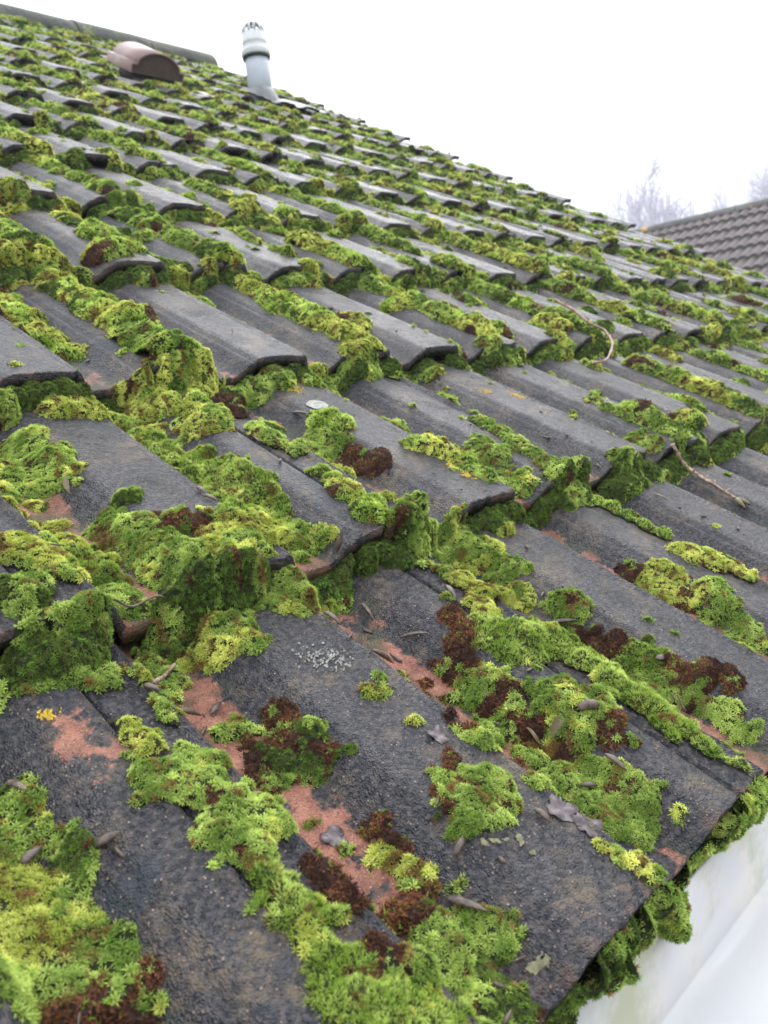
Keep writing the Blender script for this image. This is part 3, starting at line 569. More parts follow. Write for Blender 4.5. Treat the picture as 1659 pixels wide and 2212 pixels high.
 ('Y', 'oval yellow green cushion near the right edge', [(0.424,0.1824,0.0183,0.0112),(0.4371,0.1672,0.0183,0.0113),(0.4501,0.1508,0.0144,0.0089),(0.4505,0.1307,0.0114,0.007)]),
 ('S', 'two toned moss tuft on the roll flank above the olive knob', [(0.6605,0.3835,0.0152,0.0114),(0.6614,0.365,0.0151,0.0113)]),
 ('S', 'green moss run beside the pinkish white lichen', [(0.7107,0.4859,0.015,0.0092),(0.7027,0.4536,0.0161,0.0099),(0.7003,0.425,0.0145,0.0089),(0.7131,0.4022,0.0157,0.0097),(0.7061,0.3693,0.0167,0.0103),(0.6998,0.3408,0.0139,0.0085)]),
 ('Y', 'tall round moss head where the pale twig starts', [(0.9692,0.7661,0.0262,0.02),(0.9752,0.7446,0.0243,0.02)]),
]
ITEMS = [
 ('husk', 'dark pointed husk standing on end beside the bare red hollow', [(0.0569,0.3396),(0.069,0.3518)], 0.006),
 ('husk', 'long dark husk lying below the rusty moss clump', [(-0.0972,0.073),(-0.0914,0.0512)], 0.007),
 ('husk', 'flat brown bud scale on the right flank of the worn pink tile', [(-0.2326,0.1949),(-0.2251,0.1934)], 0.006),
 ('husk', 'grey brown husk in the left pan above the olive moss clump', [(-0.2446,0.2655),(-0.2408,0.2493)], 0.006),
 ('husk', 'weathered husk resting on the left edge moss mass', [(-0.2609,0.2119),(-0.2488,0.2157)], 0.006),
 ('husk', 'thin dark husk lying in the red pan left of the front tile', [(-0.1183,0.2572),(-0.1053,0.2638)], 0.005),
 ('husk', 'pair forming upper dark husk beside the narrow tile strip', [(-0.1499,0.2513),(-0.124,0.2592)], 0.006),
 ('husk', 'slim dark sliver in the red hollow of the second row', [(-0.1236,0.3791),(-0.1272,0.3586)], 0.0045),
 ('husk', 'dark husk beside the strip under the green scatter', [(-0.1542,0.2831),(-0.1499,0.272)], 0.006),
 ('husk', 'thin dark needle in the red pan behind the front tile', [(0.0576,0.3003),(0.0534,0.2795)], 0.004),
 ('husk', 'grey stick lying across the red pan at the foot of the roll', [(0.0548,0.2513),(0.0664,0.236)], 0.004),
 ('husk', 'black husk tucked along the top edge of the front tile', [(0.0005,0.2881),(0.0015,0.2709)], 0.006),
 ('husk', 'dark husk on the flank edge of the front tile under the red pan', [(0.0003,0.2345),(0.0292,0.2329)], 0.007),
 ('husk', 'pale pod shell at the left tip of the golden tipped cushion', [(0.1211,0.2689),(0.1134,0.2505)], 0.007),
 ('husk', 'short dark husk on the big moss band', [(-0.0022,0.4595),(-0.0025,0.4486)], 0.006),
 ('husk', 'small dark husk next to the band below the grey roll', [(-0.007,0.4436),(-0.0001,0.4319)], 0.006),
 ('husk', 'dark bud husk lying in the right hand pan moss', [(0.1977,0.201),(0.2082,0.1836)], 0.006),
 ('husk', 'tan bud scale at the left of the rust brown crumble', [(0.2123,0.1126),(0.2223,0.108)], 0.007),
 ('husk', 'black husk on the rusty moss string near the eaves mound', [(0.0656,0.076),(0.0638,0.0584)], 0.006),
 ('husk', 'brown husk pointing at the flat grey leaves', [(-0.023,0.0743),(-0.0239,0.0622)], 0.006),
 ('husk', 'small grey husk on the smooth green mound', [(0.0395,0.0741),(0.0475,0.0666)], 0.005),
 ('husk', 'dark husk on the grey roll right of the thick twig', [(0.5372,0.2881),(0.5395,0.2675)], 0.005),
 ('husk', 'dark husk resting in the pan left of the orange lichened roll', [(0.2153,0.594),(0.2255,0.5736)], 0.006),
 ('husk', 'slender husk in the lower right corner of the big pan', [(-0.0831,0.0833),(-0.0736,0.0866)], 0.005),
 ('acorn', 'brown striped acorn husk sunk in the tousled moss clump', [(0.0775,0.1089),(0.0847,0.103)], 0.008),
 ('stalk', 'thin black stalk bowed over the hollow in the second row', [(-0.1467,0.3394),(-0.1315,0.3395),(-0.1128,0.3394),(-0.0898,0.3351)], 0.0012),
 ('stalk', 'tan woody stub poking out of the green moss scatter', [(-0.15,0.2781),(-0.1251,0.3008),(-0.1147,0.3059)], 0.002),
 ('twig', 'long pale knobbly twig curling across the third row', [(0.9787,0.7706),(0.9889,0.7304),(0.9778,0.6842),(1.0202,0.6707),(0.973,0.6214),(0.8624,0.5669),(0.8236,0.5718)], 0.0035),
 ('twig', 'short orange brown twig ending in two buds near the right edge', [(0.6695,0.3393),(0.6803,0.3161),(0.6747,0.2879),(0.6695,0.2621),(0.6664,0.2337)], 0.0032),
 ('leaf', 'flat purple grey leaf scrap on the roll of the front tile', [(-0.025,0.1486)], 0.011),
 ('leaf', 'grey leaf fragment lying on the wet pan below the dark moss', [(-0.1169,0.1379)], 0.013),
 ('leaf', 'dark wet leaf curled at the foot of the long green mound', [(-0.0064,0.0647)], 0.016),
 ('leaf', 'dark leaf with a pale spot at the edge of the long green mound', [(-0.0026,0.0484)], 0.014),
 ('leafy', 'upright straw coloured leaf blade stuck in the crumbly moss lump', [(0.0579,0.1096)], 0.012),
 ('leafy', 'curled pale brown leaf on the crumbly moss lump', [(0.0517,0.1133)], 0.009),
 ('leafy', 'small curled straw leaf in the second row litter', [(-0.0901,0.5083)], 0.01),
 ('lw', 'white crusty lichen patch', [(-0.0395,0.247),(-0.0296,0.2459),(-0.0287,0.2371),(-0.0422,0.2528)], 0.011),
 ('lw', 'round cream lichen disc', [(0.2467,0.5823)], 0.014),
 ('lw', 'cream lichen crust', [(0.1045,0.7964),(0.1115,0.7847)], 0.014),
 ('lw', 'white lichen rim', [(0.824,0.4229),(0.8254,0.4041),(0.8252,0.3886)], 0.01),
 ('lw', 'pale lichen spot', [(0.4045,1.1483)], 0.014),
 ('ly', 'orange yellow lichen patch', [(0.2792,0.408),(0.2803,0.4005),(0.2755,0.3818)], 0.006),
 ('ly', 'yellow lichen flecks on the grey roll', [(0.5462,0.5675),(0.5845,0.5465),(0.5865,0.5355)], 0.01),
 ('ly', 'tiny yellow lichen spot', [(-0.2125,0.2884)], 0.004),
 ('ly', 'yellow lichen at the tile head', [(0.2605,0.6541),(0.2522,0.6377)], 0.01),
 ('lg', 'grey green lichen rosette at the foot of the front tile', [(-0.0891,0.019)], 0.009),
 ('lg', 'grey green lichen film on the front tile', [(-0.0596,0.0728),(-0.0514,0.0708),(-0.0511,0.055),(-0.0539,0.0626)], 0.007),
]
GR = {'S': 'moss cushions on the front tiles', 'Y': 'moss cushions on the front tiles', 'V': 'moss cushions on the front tiles', 'D': 'moss cushions on the front tiles', 'R': 'moss cushions on the front tiles'}
CLUMPS.append(('D', 'dark moss curtain over the lip between the two red hollows', [(-.098, .333, .018, .018), (-.082, .335, .020, .020), (-.062, .334, .018, .018), (-.040, .335, .014, .014)]))
CLUMPS.append(('D', 'dark moss knob bridging the lip at the head of the front right pan', [(.135, .336, .018, .020), (.155, .338, .018, .022), (.172, .336, .014, .016)]))
for i, (ty, lab, bl) in enumerate(CLUMPS):
    b_ = np.array(bl); r = np.random.default_rng(50 + i); m_ = b_[:, 2].max() + .008
    a0, a1, c0, c1 = b_[:, 0].min() - m_, b_[:, 0].max() + m_, b_[:, 1].min() - m_, b_[:, 1].max() + m_
    P = np.array([[b_[:, 0].mean(), b_[:, 1].mean(), 0]]); dist = float(np.linalg.norm(P - EYE))
    c0 = max(c0, .001); rs = np.random.default_rng(9000 + i); sat = []
    for q_ in bl:                    # crumbs round the cushion
        for _ in range(2): a_ = rs.random() * 6.28; rr = rs.uniform(.0018, .0048); d_ = q_[2] * rs.uniform(1.0, 1.35); sat.append((q_[0] + d_ * math.cos(a_), max(.004, q_[1] + d_ * math.sin(a_)), rr, rr))
    b_ = np.concatenate([b_, np.array(sat)]); mixf = {'S': ('Y', .68, 'R', .22), 'Y': ('S', .62, 'R', .24), 'V': ('Y', .70, 'S', .2), 'D': ('S', .58, 'R', .33), 'R': ('S', .67, 'D', .22)}[ty]
    def tyh(uv, ty=ty, mixf=mixf, i=i): n_ = fb(uv[:, 0] * 55, uv[:, 1] * 55, 211 + i); return np.where(n_ > mixf[1], mixf[0], np.where(n_ < mixf[3], mixf[2], ty))
    Hf = Hblobs(b_, 100 + i * 13, 1.15 if ty != 'R' else 1.6)
    res = field(a0, a1, c0, c1, .0016 if dist < .8 else .0026, Hf, drape(Hf), UPW, tyh, dist, r, big=float(rs.uniform(.82, 1.12)))
    if res is None: print('EMPTY', lab); continue
    org = w2([[b_[:, 0].mean(), b_[:, 1].mean(), float(Ws(np.array(b_[:, 0].mean()), np.array(b_[:, 1].mean())))]])[0]
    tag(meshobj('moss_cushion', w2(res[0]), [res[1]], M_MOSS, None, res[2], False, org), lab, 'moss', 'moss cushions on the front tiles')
# spreading moss nobody could count: joints, pans and lips of every course
acc = [[], [], [], 0]
def add(res):
    if res is None: return
    acc[0].append(res[0]); acc[1].append(res[1] + acc[3]); acc[2].append(res[2]); acc[3] += len(res[0])
for n, j, area, dist0 in cells:
    r = np.random.default_rng(7000 + n * 97 + j * 13)
    a = n * T - .185; cu, cv = a + T / 2, (j + .5) * G
    dist = max(.35, float(np.linalg.norm(np.array([cu, cv, 0]) - EYE)) * .9)
    if not seen(np.array([[a + x * T, (j + y) * G, 0] for x in (0, .5, 1) for y in (0, .5, 1)]), 120).any(): dist = max(dist * 1.3, 1.7)
    hand = cu > -.5 and ((j == 0 and cu < .9) or (j == 1 and cu < .82))
    b0, b1 = j * G, (j + 1) * G; bl = []; und = []
    rich = .55 + .9 * fb(np.array(cu * 1.3), np.array(cv * 1.1), 77) - .30 * sm((cu - .9) / .8) * (j < 5) - .025 * max(0, j - 5); rich = float(rich) + (.28 * float(1 - sm((cu - 1.4) / .8)) if j >= 2 else 0)
    far = dist > 2.2
    k0 = 1. if j < 4 else .72
    if hand and j == 1:
        for k_ in range(44 if n <= 0 else 20):
            rr = r.uniform(.005, .017); bl.append((a + r.choice([.0, .22, .065, .225, .06]) + r.uniform(-.014, .014), b0 + r.uniform(.02, G - .01), rr, rr * r.uniform(.6, 1.), r.uniform(.8, 1.5)))
    if not hand:
        # joint line moss
        for jl, pr in ((a + .004, .9), ):
            v = b0 + .012
            while v < b1:
                if r.random() < pr * min(1, rich + .15) and vn(np.array(v * 9), np.array(n * 5.3), 8) > .22:
                    rr = r.uniform(.013, .028) * (.75 + .45 * rich) * k0; bl.append((jl + r.uniform(-.004, .012), v, rr, rr * r.uniform(.5, .8), r.uniform(1, 1.7)))
                v += r.uniform(.014, .028)
        # pan moss
        for pc in (a + .185 + .031, a + .035 + .031 - .0):
            v = b0 + .02
            while v < b1:
                if r.random() < .85 * rich and vn(np.array(v * 7), np.array(pc * 31), 18) > .36:
                    rr = r.uniform(.014, .030) * k0; bl.append((pc + r.uniform(-.012, .012), v, rr, rr * r.uniform(.45, .8), r.uniform(.9, 1.6)))
                v += r.uniform(.016, .035)
        for k_ in range(int(r.poisson(3.2 * rich))):
            rr = r.uniform(.014, .034) * k0; bl.append((a + r.uniform(0, T), b0 + r.uniform(.02, G), rr, rr * r.uniform(.35, .65), r.uniform(.8, 1.5)))
    for k_ in range(int(r.poisson(5 if hand else 7))):          # buttons on the rolls
        rr = r.uniform(.0016, .0055); bl.append((a + r.uniform(0, T), b0 + r.uniform(.01, G - .03), rr, rr * .8, 1))
    for k_ in range(int(r.poisson(18 if hand else 0))):          # crumbs in the pans
        rr = r.uniform(.002, .008); bl.append((a + (.05 if r.random() < .5 else .2) + r.uniform(-.012, .02), b0 + r.uniform(.01, G - .03), rr, rr * .8, 1))
    # moss packed under the next lip
    u_ = a
    while u_ < a + T:
        pv = prof(np.array(u_))
        pr = .85 if not far else .8
        if j == 0 and u_ < 0: pr = .5
        if r.random() < pr * (1 if pv < -.01 else .75 if not far else .5):
            rr = r.uniform(.011, .026); hh = r.uniform(.009, .024) * (.85 if far else 1)
            und.append((u_, b1 - .002 - rr * r.uniform(.0, .45), rr, hh, r.uniform(.8, 1.3)))
        u_ += r.uniform(.010, .020)
    bl = [q_ for q_ in bl if q_[0] < 2.80 + .07 * r.random() or q_[2] < .006]; und = [q_ for q_ in und if q_[0] < 2.86]
    allb = np.array([b + (0,) for b in bl] + [b + (1,) for b in und]) if (bl or und) else None
    if allb is None: continue
    H0 = Hblobs(np.array(bl)[:, :5], 300 + n * 7 + j * 3) if bl else (lambda a_, b_: np.zeros_like(a_))
    H1 = Hblobs(np.array(und)[:, :5], 900 + n * 7 + j * 3, sharp=.42) if und else (lambda a_, b_: np.zeros_like(a_))
    def H(a_, b_):
        h0 = H0(a_, b_) * sm((b_ - b0 + .002) / .014); h1 = H1(a_, b_)
        cap = STEP - .004
        top = (b_ > b1 - .012); h1 = np.where(top, np.minimum(h1, cap - .012 + .012 * vn(a_ * 70, b_ * 20, 3)), h1)
        return np.maximum(h0, h1)
    ov = []
    for k_ in range(int(r.poisson((.6 if j == 1 else 0) if hand else (2.4 if dist < 2 else 1.2)))):      # cushions draped over the lip below
        rr = r.uniform(.012, .026); ov.append((a + r.choice([.0, .015, .19, .21, .1, .27]) + r.uniform(-.015, .02), b0 + r.uniform(-.006, .014), rr, min(.016, rr * r.uniform(.4, .7)), r.uniform(.8, 1.5)))
    def tyf(uv):
        aa, bb = uv[:, 0], uv[:, 1]
        t1_ = fb(aa * 14, bb * 11, 61); t2_ = fb(aa * 22 + 5, bb * 19, 67)
        o = np.where(t1_ > .55, 'Y', np.where(t1_ > .43, 'V', 'S'))
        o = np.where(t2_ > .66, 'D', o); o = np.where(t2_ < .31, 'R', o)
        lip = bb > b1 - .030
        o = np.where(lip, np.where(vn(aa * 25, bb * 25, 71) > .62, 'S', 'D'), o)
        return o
    def bs(a_, b_): return np.stack([a_, b_, Wj(a_, b_, j)], -1)
    res_ = .0022 if dist < .9 else (.0045 if dist < 2 else .008)
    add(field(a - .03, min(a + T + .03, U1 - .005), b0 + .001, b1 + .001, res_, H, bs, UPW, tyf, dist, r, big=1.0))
    if not hand:
        for pc in (a + .216, a + .066):
            if r.random() < .75: rr = r.uniform(.015, .023); ov.append((pc + r.uniform(-.006, .006), b0 + r.uniform(-.004, .006), rr, r.uniform(.009, .016), r.uniform(.8, 1.2)))
    ov = [q_ for q_ in ov if q_[0] < 2.75]
    if ov and j > 0:
        om = np.array(ov); Ho = Hblobs(om, 1500 + n * 7 + j * 3); m_ = om[:, 2].max() * 1.5 + .006
        def ty2(uv): return np.where(fb(uv[:, 0] * 14, uv[:, 1] * 11, 61) > .5, 'Y', np.where(fb(uv[:, 0] * 22 + 5, uv[:, 1] * 19, 67) > .56, 'D', 'S'))
        add(field(om[:, 0].min() - m_, om[:, 0].max() + m_, om[:, 1].min() - m_, om[:, 1].max() + m_, res_, Ho, drape(Ho), UPW, ty2, dist, r))
# ragged moss hanging from the eaves lip
for seg in np.arange(-2.25, 2.9, .15):
    r = np.random.default_rng(int(seg * 100) + 1500); bl = []
    for k_ in range(34):
        rr = r.uniform(.005, .015); bl.append((seg + r.random() * .15, r.uniform(.002, .030), rr, rr * r.uniform(.7, 1.4), 1.2))
    Hq_ = Hblobs(np.array(bl), int(seg * 60) + 933)
    def Hh(a_, b_): return np.maximum(Hq_(a_, b_), .0045 * sm(b_ / .008) * (vn(a_ * 60, b_ * 60, 8) > .15))
    dist = float(np.linalg.norm(np.array([seg + .07, 0, 0]) - EYE)) if seg > -.31 else 1.7
    def base_e(a_, b_): return np.stack([a_, 0 * a_ - .0005 + b_ * .25, prof(a_) - .003 - b_], -1)
    add(field(seg, seg + .15, 0, .046, .0018 if dist < 1 else .004, Hh, base_e, np.array([0, -1., -.15]), lambda uv: np.where(vn(uv[:, 0] * 40, uv[:, 1] * 40, 5) > .42, 'S', 'D'), dist, r))
for q_, (lab, ty, bl) in enumerate([
        ('bunched green moss hanging over the gutter at the corner of the front tile', 'S', [(.004, .010, .015, .018, 1), (.020, .014, .016, .022, 1.1), (.034, .018, .014, .018, 1), (.012, .026, .013, .015, 1)]),
        ('dark ragged moss beard under the middle of the front eaves tile', 'D', [(-.075, .014, .013, .013, 1.2), (-.058, .018, .014, .016, 1.2), (-.040, .016, .012, .012, 1.2)]),
        ('bright moss tuft hanging under the roll beside the right edge', 'S', [(.098, .012, .013, .014, 1.2), (.116, .016, .014, .017, 1.2), (.134, .014, .012, .013, 1.1)])]):
    bl = np.array(bl); Hc = Hblobs(bl, 4000 + q_ * 9); r = np.random.default_rng(4100 + q_); a0, a1 = bl[:, 0].min() - .025, bl[:, 0].max() + .025
    def base_c(a_, b_): return np.stack([a_, 0 * a_ - .001 + b_ * .25, prof(a_) - .001 - b_], -1)
    res = field(a0, a1, .0, .044, .0016, Hc, base_c, np.array([0, -1., .05]), lambda uv, ty=ty: np.where(fb(uv[:, 0] * 55, uv[:, 1] * 55, 5) > .60, 'Y' if ty == 'S' else 'S', ty), .6, r)
    tag(meshobj('moss_cushion', w2(res[0]), [res[1]], M_MOSS, None, res[2], False), lab, 'moss', 'moss cushions on the front tiles')
print('stuff moss verts', acc[3])
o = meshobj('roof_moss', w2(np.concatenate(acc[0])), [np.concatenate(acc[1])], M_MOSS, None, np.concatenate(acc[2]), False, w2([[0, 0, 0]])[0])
tag(o, 'green and yellow moss spreading through the joints, pans and lips of the tiled roof', 'moss', None, 'stuff')
# ---------------------------------------------------------------- litter, twigs, lichen
def clump_top(u, v):                 # tile + front moss height at a point
    h = 0.
    for ty, lab, bl in CLUMPS:
        for q_ in bl:
            d2 = ((u - q_[0]) ** 2 + (v - q_[1]) ** 2) / q_[2] ** 2
            if d2 < 1: h = max(h, q_[3] * (1 - d2) ** .55 * .95)
    return h
def surf(u, v): return float(Ws(np.array(u), np.array(v))) + clump_top(u, v)
def tube(P, R_, ns=8, cap=True):
    P = np.asarray(P, float); n = len(P); R_ = np.broadcast_to(np.asarray(R_, float), (n,)); tg = np.gradient(P, axis=0); tg /= np.linalg.norm(tg, axis=1, keepdims=True) + 1e-12
    ref = np.array([.13, .21, .97]); a = np.cross(tg, ref); a /= np.linalg.norm(a, axis=1, keepdims=True) + 1e-9; b = np.cross(tg, a)
    th = np.arange(ns) * 2 * np.pi / ns
    V = P[:, None] + R_[:, None, None] * (a[:, None] * np.cos(th)[None, :, None] + b[:, None] * np.sin(th)[None, :, None])
    V = V.reshape(-1, 3); k_ = np.arange(n - 1)[:, None] * ns; i = np.arange(ns)[None]
    F = np.stack([k_ + i, k_ + (i + 1) % ns, k_ + ns + (i + 1) % ns, k_ + ns + i], -1).reshape(-1, 4)
    T_ = []
    if cap:
        V = np.concatenate([V, P[:1], P[-1:]]); c0, c1 = len(V) - 2, len(V) - 1
        T_ = [(c0, (i_ + 1) % ns, i_) for i_ in range(ns)] + [(c1, (n - 1) * ns + i_, (n - 1) * ns + (i_ + 1) % ns) for i_ in range(ns)]
    return V, F, np.array(T_, int).reshape(-1, 3)
def join(parts):
    Vs, Q, Tt, o = [], [], [], 0
    for V, F, T_ in parts: Vs.append(V); Q.append(F + o); Tt.append(T_ + o); o += len(V)
    fs = [np.concatenate(Q)]; t = np.concatenate(Tt)
    if len(t): fs.append(t)
    return np.concatenate(Vs), fs
for i, (kind, lab, pts, r_) in enumerate(ITEMS):
    r = np.random.default_rng(900 + i)
    if kind in ('husk', 'acorn'):
        A_, B_ = np.array(pts[0]), np.array(pts[1]); ln = np.linalg.norm(B_ - A_)
        if ln > .045: B_ = A_ + (B_ - A_) * .045 / ln
        if ln < .012: B_ = A_ + (B_ - A_) / max(ln, 1e-6) * .012
        n = 12; t = np.linspace(0, 1, n); UV = A_ + (B_ - A_) * t[:, None]
        z0, z1 = surf(*A_), surf(*B_)
        if 'standing' in lab: z1 = z0 + .02; UV = A_ + (B_ - A_) * t[:, None] * .25
        P = np.column_stack([UV, z0 + (z1 - z0) * t + .0022 + .0015 * np.sin(t * 3.1)])
        ww = (np.sin(np.pi * t ** .75) ** .8 if kind == 'husk' else np.sin(np.pi * (.12 + .8 * t)) ** .5) * r_ * (.40 if kind == 'husk' else .42) + .0002
        V, F, T_ = tube(P, ww, 10); V = V + (r.random(V.shape) - .5) * .0004
        if kind == 'husk':           # flattened, with a split keel
            c_ = np.repeat(P, 10, 0); V[:-2, 2] = c_[:, 2] + (V[:-2, 2] - c_[:, 2]) * .5
        o = meshobj('seed_husk' if kind == 'husk' else 'acorn_husk', w2(V), [F, T_], M_HUSK if i % 3 else M_WOOD, None)
        tag(o, lab, 'husk', 'dead husks and bud scales littering the roof')
    elif kind in ('stalk', 'twig'):
        P = np.array([(u, v, surf(u, v) + .003 + r_) for u, v in pts]); n = 8
        if 'curling' in lab: P[:, 2] = np.maximum(P[:, 2], np.array([.030, .026, .018, .010, .006, .004, .0]) + .004)
        if kind == 'stalk' and 'bowed' in lab: P[1:-1, 2] += .008
        tt = np.linspace(0, len(P) - 1, (len(P) - 1) * n + 1); Q_ = np.stack([np.interp(tt, np.arange(len(P)), P[:, k_]) for k_ in range(3)], 1)
        for _ in range(6): Q_[1:-1] = (Q_[:-2] + 2 * Q_[1:-1] + Q_[2:]) / 4
        rr = r_ * .78 * (1 - .3 * tt / tt[-1]) * (1 + (.35 * (np.arange(len(tt)) % 4 == 0) if kind == 'twig' else 0))
        parts = [tube(Q_, rr, 10)]
        if kind == 'twig':
            for k_ in range(3, len(Q_) - 2, 5):
                d = r.normal(size=3); d[2] = abs(d[2]); d /= np.linalg.norm(d); parts.append(tube(np.array([Q_[k_], Q_[k_] + d * r_ * 1.6, Q_[k_] + d * r_ * 2.4]), [r_ * .5, r_ * .4, r_ * .15], 6))
        V, Fs = join(parts); o = meshobj('twig' if kind == 'twig' else 'dead_stalk', w2(V), Fs, M_WOOD2 if (kind == 'twig' or 'tan' in lab) else M_WOOD, None)
        tag(o, lab, 'twig' if kind == 'twig' else 'stalk')
        if kind == 'twig' and 'buds' in lab:
            for s_ in (-1, 1):
                d = Q_[-1] - Q_[-3]; d /= np.linalg.norm(d); e_ = np.array([-d[1], d[0], .2]) * s_ * .35; d = d + e_
                t = np.linspace(0, 1, 8)[:, None]; V, F, T_ = tube(Q_[-1] + d * t * .020, .0032 * np.sin(np.pi * np.clip(t[:, 0] ** .7, 0, 1)) + .0004, 8)
                meshobj('bud', w2(V), [F, T_], M_LEAF2, o)
    elif kind.startswith('leaf'):
        u, v = pts[0]; n = 22; rad_ = []; r_ = r_ * (.7 if kind == 'leaf' else .62)
        V = [(0, 0, .0006)]; th = np.arange(n) * 2 * np.pi / n; an = r.random() * 6
        for k_, ring_ in enumerate((.5, 1.)):
            for t in th:
                rr = r_ * ring_ * ((.72 + .28 * abs(math.cos(1.5 * t + an))) if kind == 'leaf' else (.35 + .65 * abs(math.cos(t)) ** 1.5)) * (1 + (r.random() - .5) * .42 * ring_)
                V.append((rr * math.cos(t), rr * math.sin(t) * .85, .0010 + (rr * math.cos(t)) ** 2 * 9 * ring_ + .0016 * ring_ * math.sin(3 * t + i)))
        V = np.array(V); F = [(0, 1 + k_, 1 + (k_ + 1) % n) for k_ in range(n)] + [(1 + k_, 1 + n + k_, 1 + n + (k_ + 1) % n, 1 + (k_ + 1) % n) for k_ in range(n)]
        m_ = len(V); V2 = V - (0, 0, .0005); F += [tuple(q_ + m_ for q_ in f[::-1]) for f in F] + [(1 + n + k_, 1 + n + m_ + k_, 1 + n + m_ + (k_ + 1) % n, 1 + n + (k_ + 1) % n) for k_ in range(n)]
        V = np.concatenate([V, V2])
        if kind == 'leafy':          # folded pointed blade, standing or curling
            t = np.linspace(0, 1, 9); L_ = r_ * 2.6; V = []
            for k_, q_ in enumerate(t):
                hw = r_ * .42 * math.sin(math.pi * min(1, .06 + q_ * .93)) ** .8; bend = (1.25 if 'upright' in lab else .7) * (1 - .35 * q_); x_, z_ = L_ * q_ * math.cos(bend), L_ * q_ * math.sin(bend) + .002
                for s_ in (-1, -.5, 0, .5, 1): V.append((x_, hw * s_ + .0012 * math.sin(q_ * 5), z_ + abs(s_) * hw * .55))
            V = np.array(V); F = [(k_ * 5 + s_, k_ * 5 + s_ + 1, k_ * 5 + s_ + 6, k_ * 5 + s_ + 5) for k_ in range(8) for s_ in range(4)]; m_ = len(V)
            F += [tuple(q_ + m_ for q_ in f[::-1]) for f in F]; V = np.concatenate([V, V - (0.0004, 0, .0004)])
        cs, sn = math.cos(an), math.sin(an); V = V @ np.array([[cs, sn, 0], [-sn, cs, 0], [0, 0, 1]])
        z = surf(u, v); V[:, 2] += z + .0005; V[:, :2] += (u, v)
        if kind == 'leaf': V[:, 2] = np.maximum(V[:, 2], Ws(V[:, 0], V[:, 1]) + .0008)
        tag(meshobj('dead_leaf', w2(V), F, M_LEAF if kind == 'leaf' else M_LEAF2, None), lab, 'leaf', 'dead leaves on the roof')
    elif kind in ('lw', 'ly') and 'disc' not in lab:      # scattered crust flecks grown on the tile
        m = {'lw': M_LW, 'ly': M_LY}[kind]; c_ = np.mean(pts, 0); j = int(c_[1] // G); n = int((c_[0] + .185) // T); Vs, F = [], []
        for k_ in range(55 + 20 * len(pts)):
            p_ = pts[r.integers(len(pts))]; u, v = p_[0] + r.normal() * r_ * .55, p_[1] + r.normal() * r_ * .55; rr = r.uniform(.0003, .0013) * (.7 + r_ * 30); o_ = len(Vs)
            z = float(Wj(np.array(u), np.array(v), j)) + .0012; Vs.append((u, v, z + .0008))
            for t in range(7): q_ = rr * r.uniform(.6, 1.2); Vs.append((u + q_ * math.cos(t * .9), v + q_ * math.sin(t * .9), z - .0008))
            F += [(o_, o_ + 1 + t, o_ + 1 + (t + 1) % 7) for t in range(7)]
        par = tiles.get((n, j)); o = meshobj('lichen_patch', w2(np.array(Vs)), F, m, None)
        if par is not None: o.location = o.location - (Vector(par.location) + Vector(house.location)); o.parent = par; o['label'] = lab
        else: tag(o, lab, 'lichen')
    else:                            # lichen: crust grown on its tile
        m = {'lw': M_LW, 'ly': M_LY, 'lg': M_LG}[kind]; c_ = np.mean(pts, 0); j = int(c_[1] // G); n = int((c_[0] + .185) // T)
        bl = [(u + r.normal() * r_ * .2, v + r.normal() * r_ * .2, r_ * (1 if 'disc' in lab else r.uniform(.5, 1)), .0016 if 'disc' in lab else .0012, 1) for u, v in pts]
        Hq = Hblobs(np.array(bl), 40 + i, .25 if 'disc' in lab else 1.2); e_ = r_ * 1.6
        us = np.arange(min(p_[0] for p_ in pts) - e_, max(p_[0] for p_ in pts) + e_, .0007); vs = np.arange(min(p_[1] for p_ in pts) - e_, max(p_[1] for p_ in pts) + e_, .0007)
        A_, B_ = np.meshgrid(us, vs); hh = Hq(A_, B_)
        if 'disc' not in lab: hh = hh * (vn(A_ * 500, B_ * 500, i) > .25)
        ok = hh > .0002; q_ = ok[:-1, :-1] & ok[1:, :-1] & ok[:-1, 1:] & ok[1:, 1:]
        if not q_.any(): continue
        k_ = (np.arange(len(vs) - 1)[:, None] * len(us) + np.arange(len(us) - 1)[None])[q_]
        F = np.stack([k_, k_ + 1, k_ + len(us) + 1, k_ + len(us)], 1); P = np.stack([A_, B_, Wj(A_, B_, j) + .0009 + hh * .5], -1).reshape(-1, 3)
        us_, inv = np.unique(F, return_inverse=True)
        par = tiles.get((n, j)); o = meshobj('lichen_patch', w2(P[us_]), [inv.reshape(F.shape)], m, None)
        if par is not None:
            loc = o.location.copy(); o.parent = par; o.location = loc - par.matrix_world.translation if False else loc - (Vector(par.location) + Vector(house.location))
            o['label'] = lab
        else: tag(o, lab, 'lichen')
# fine leaf litter and bud scales caught in the pans and on the moss (uncountable)
rl = np.random.default_rng(404); parts = []
for k_ in range(430):
    n = rl.integers(-2, 4); j = rl.integers(0, 3); u = n * .15 + rl.choice([.03, .03, .05, .015, .1]) + rl.normal() * .014; v = j * G + rl.uniform(.01, G)
    if j == 2 and rl.random() < .5: continue
    if vn(np.array(u * 16), np.array(v * 16), 91) < .45: continue
    ln = rl.uniform(.003, .013); a_ = rl.random() * 6.28; z = surf(u, v) + .001; d = np.array([math.cos(a_), math.sin(a_), rl.normal() * .35])
    p0 = np.array([u, v, z]); t = np.linspace(0, 1, 5)[:, None]; P = p0 + d * ln * (t - .3); P[:, 2] = np.maximum(P[:, 2], z)
    w_ = rl.uniform(.0004, .0016) * np.sin(np.pi * np.clip(t[:, 0] * .85 + .1, 0, 1)); parts.append(tube(P, w_ + .00015, 5))
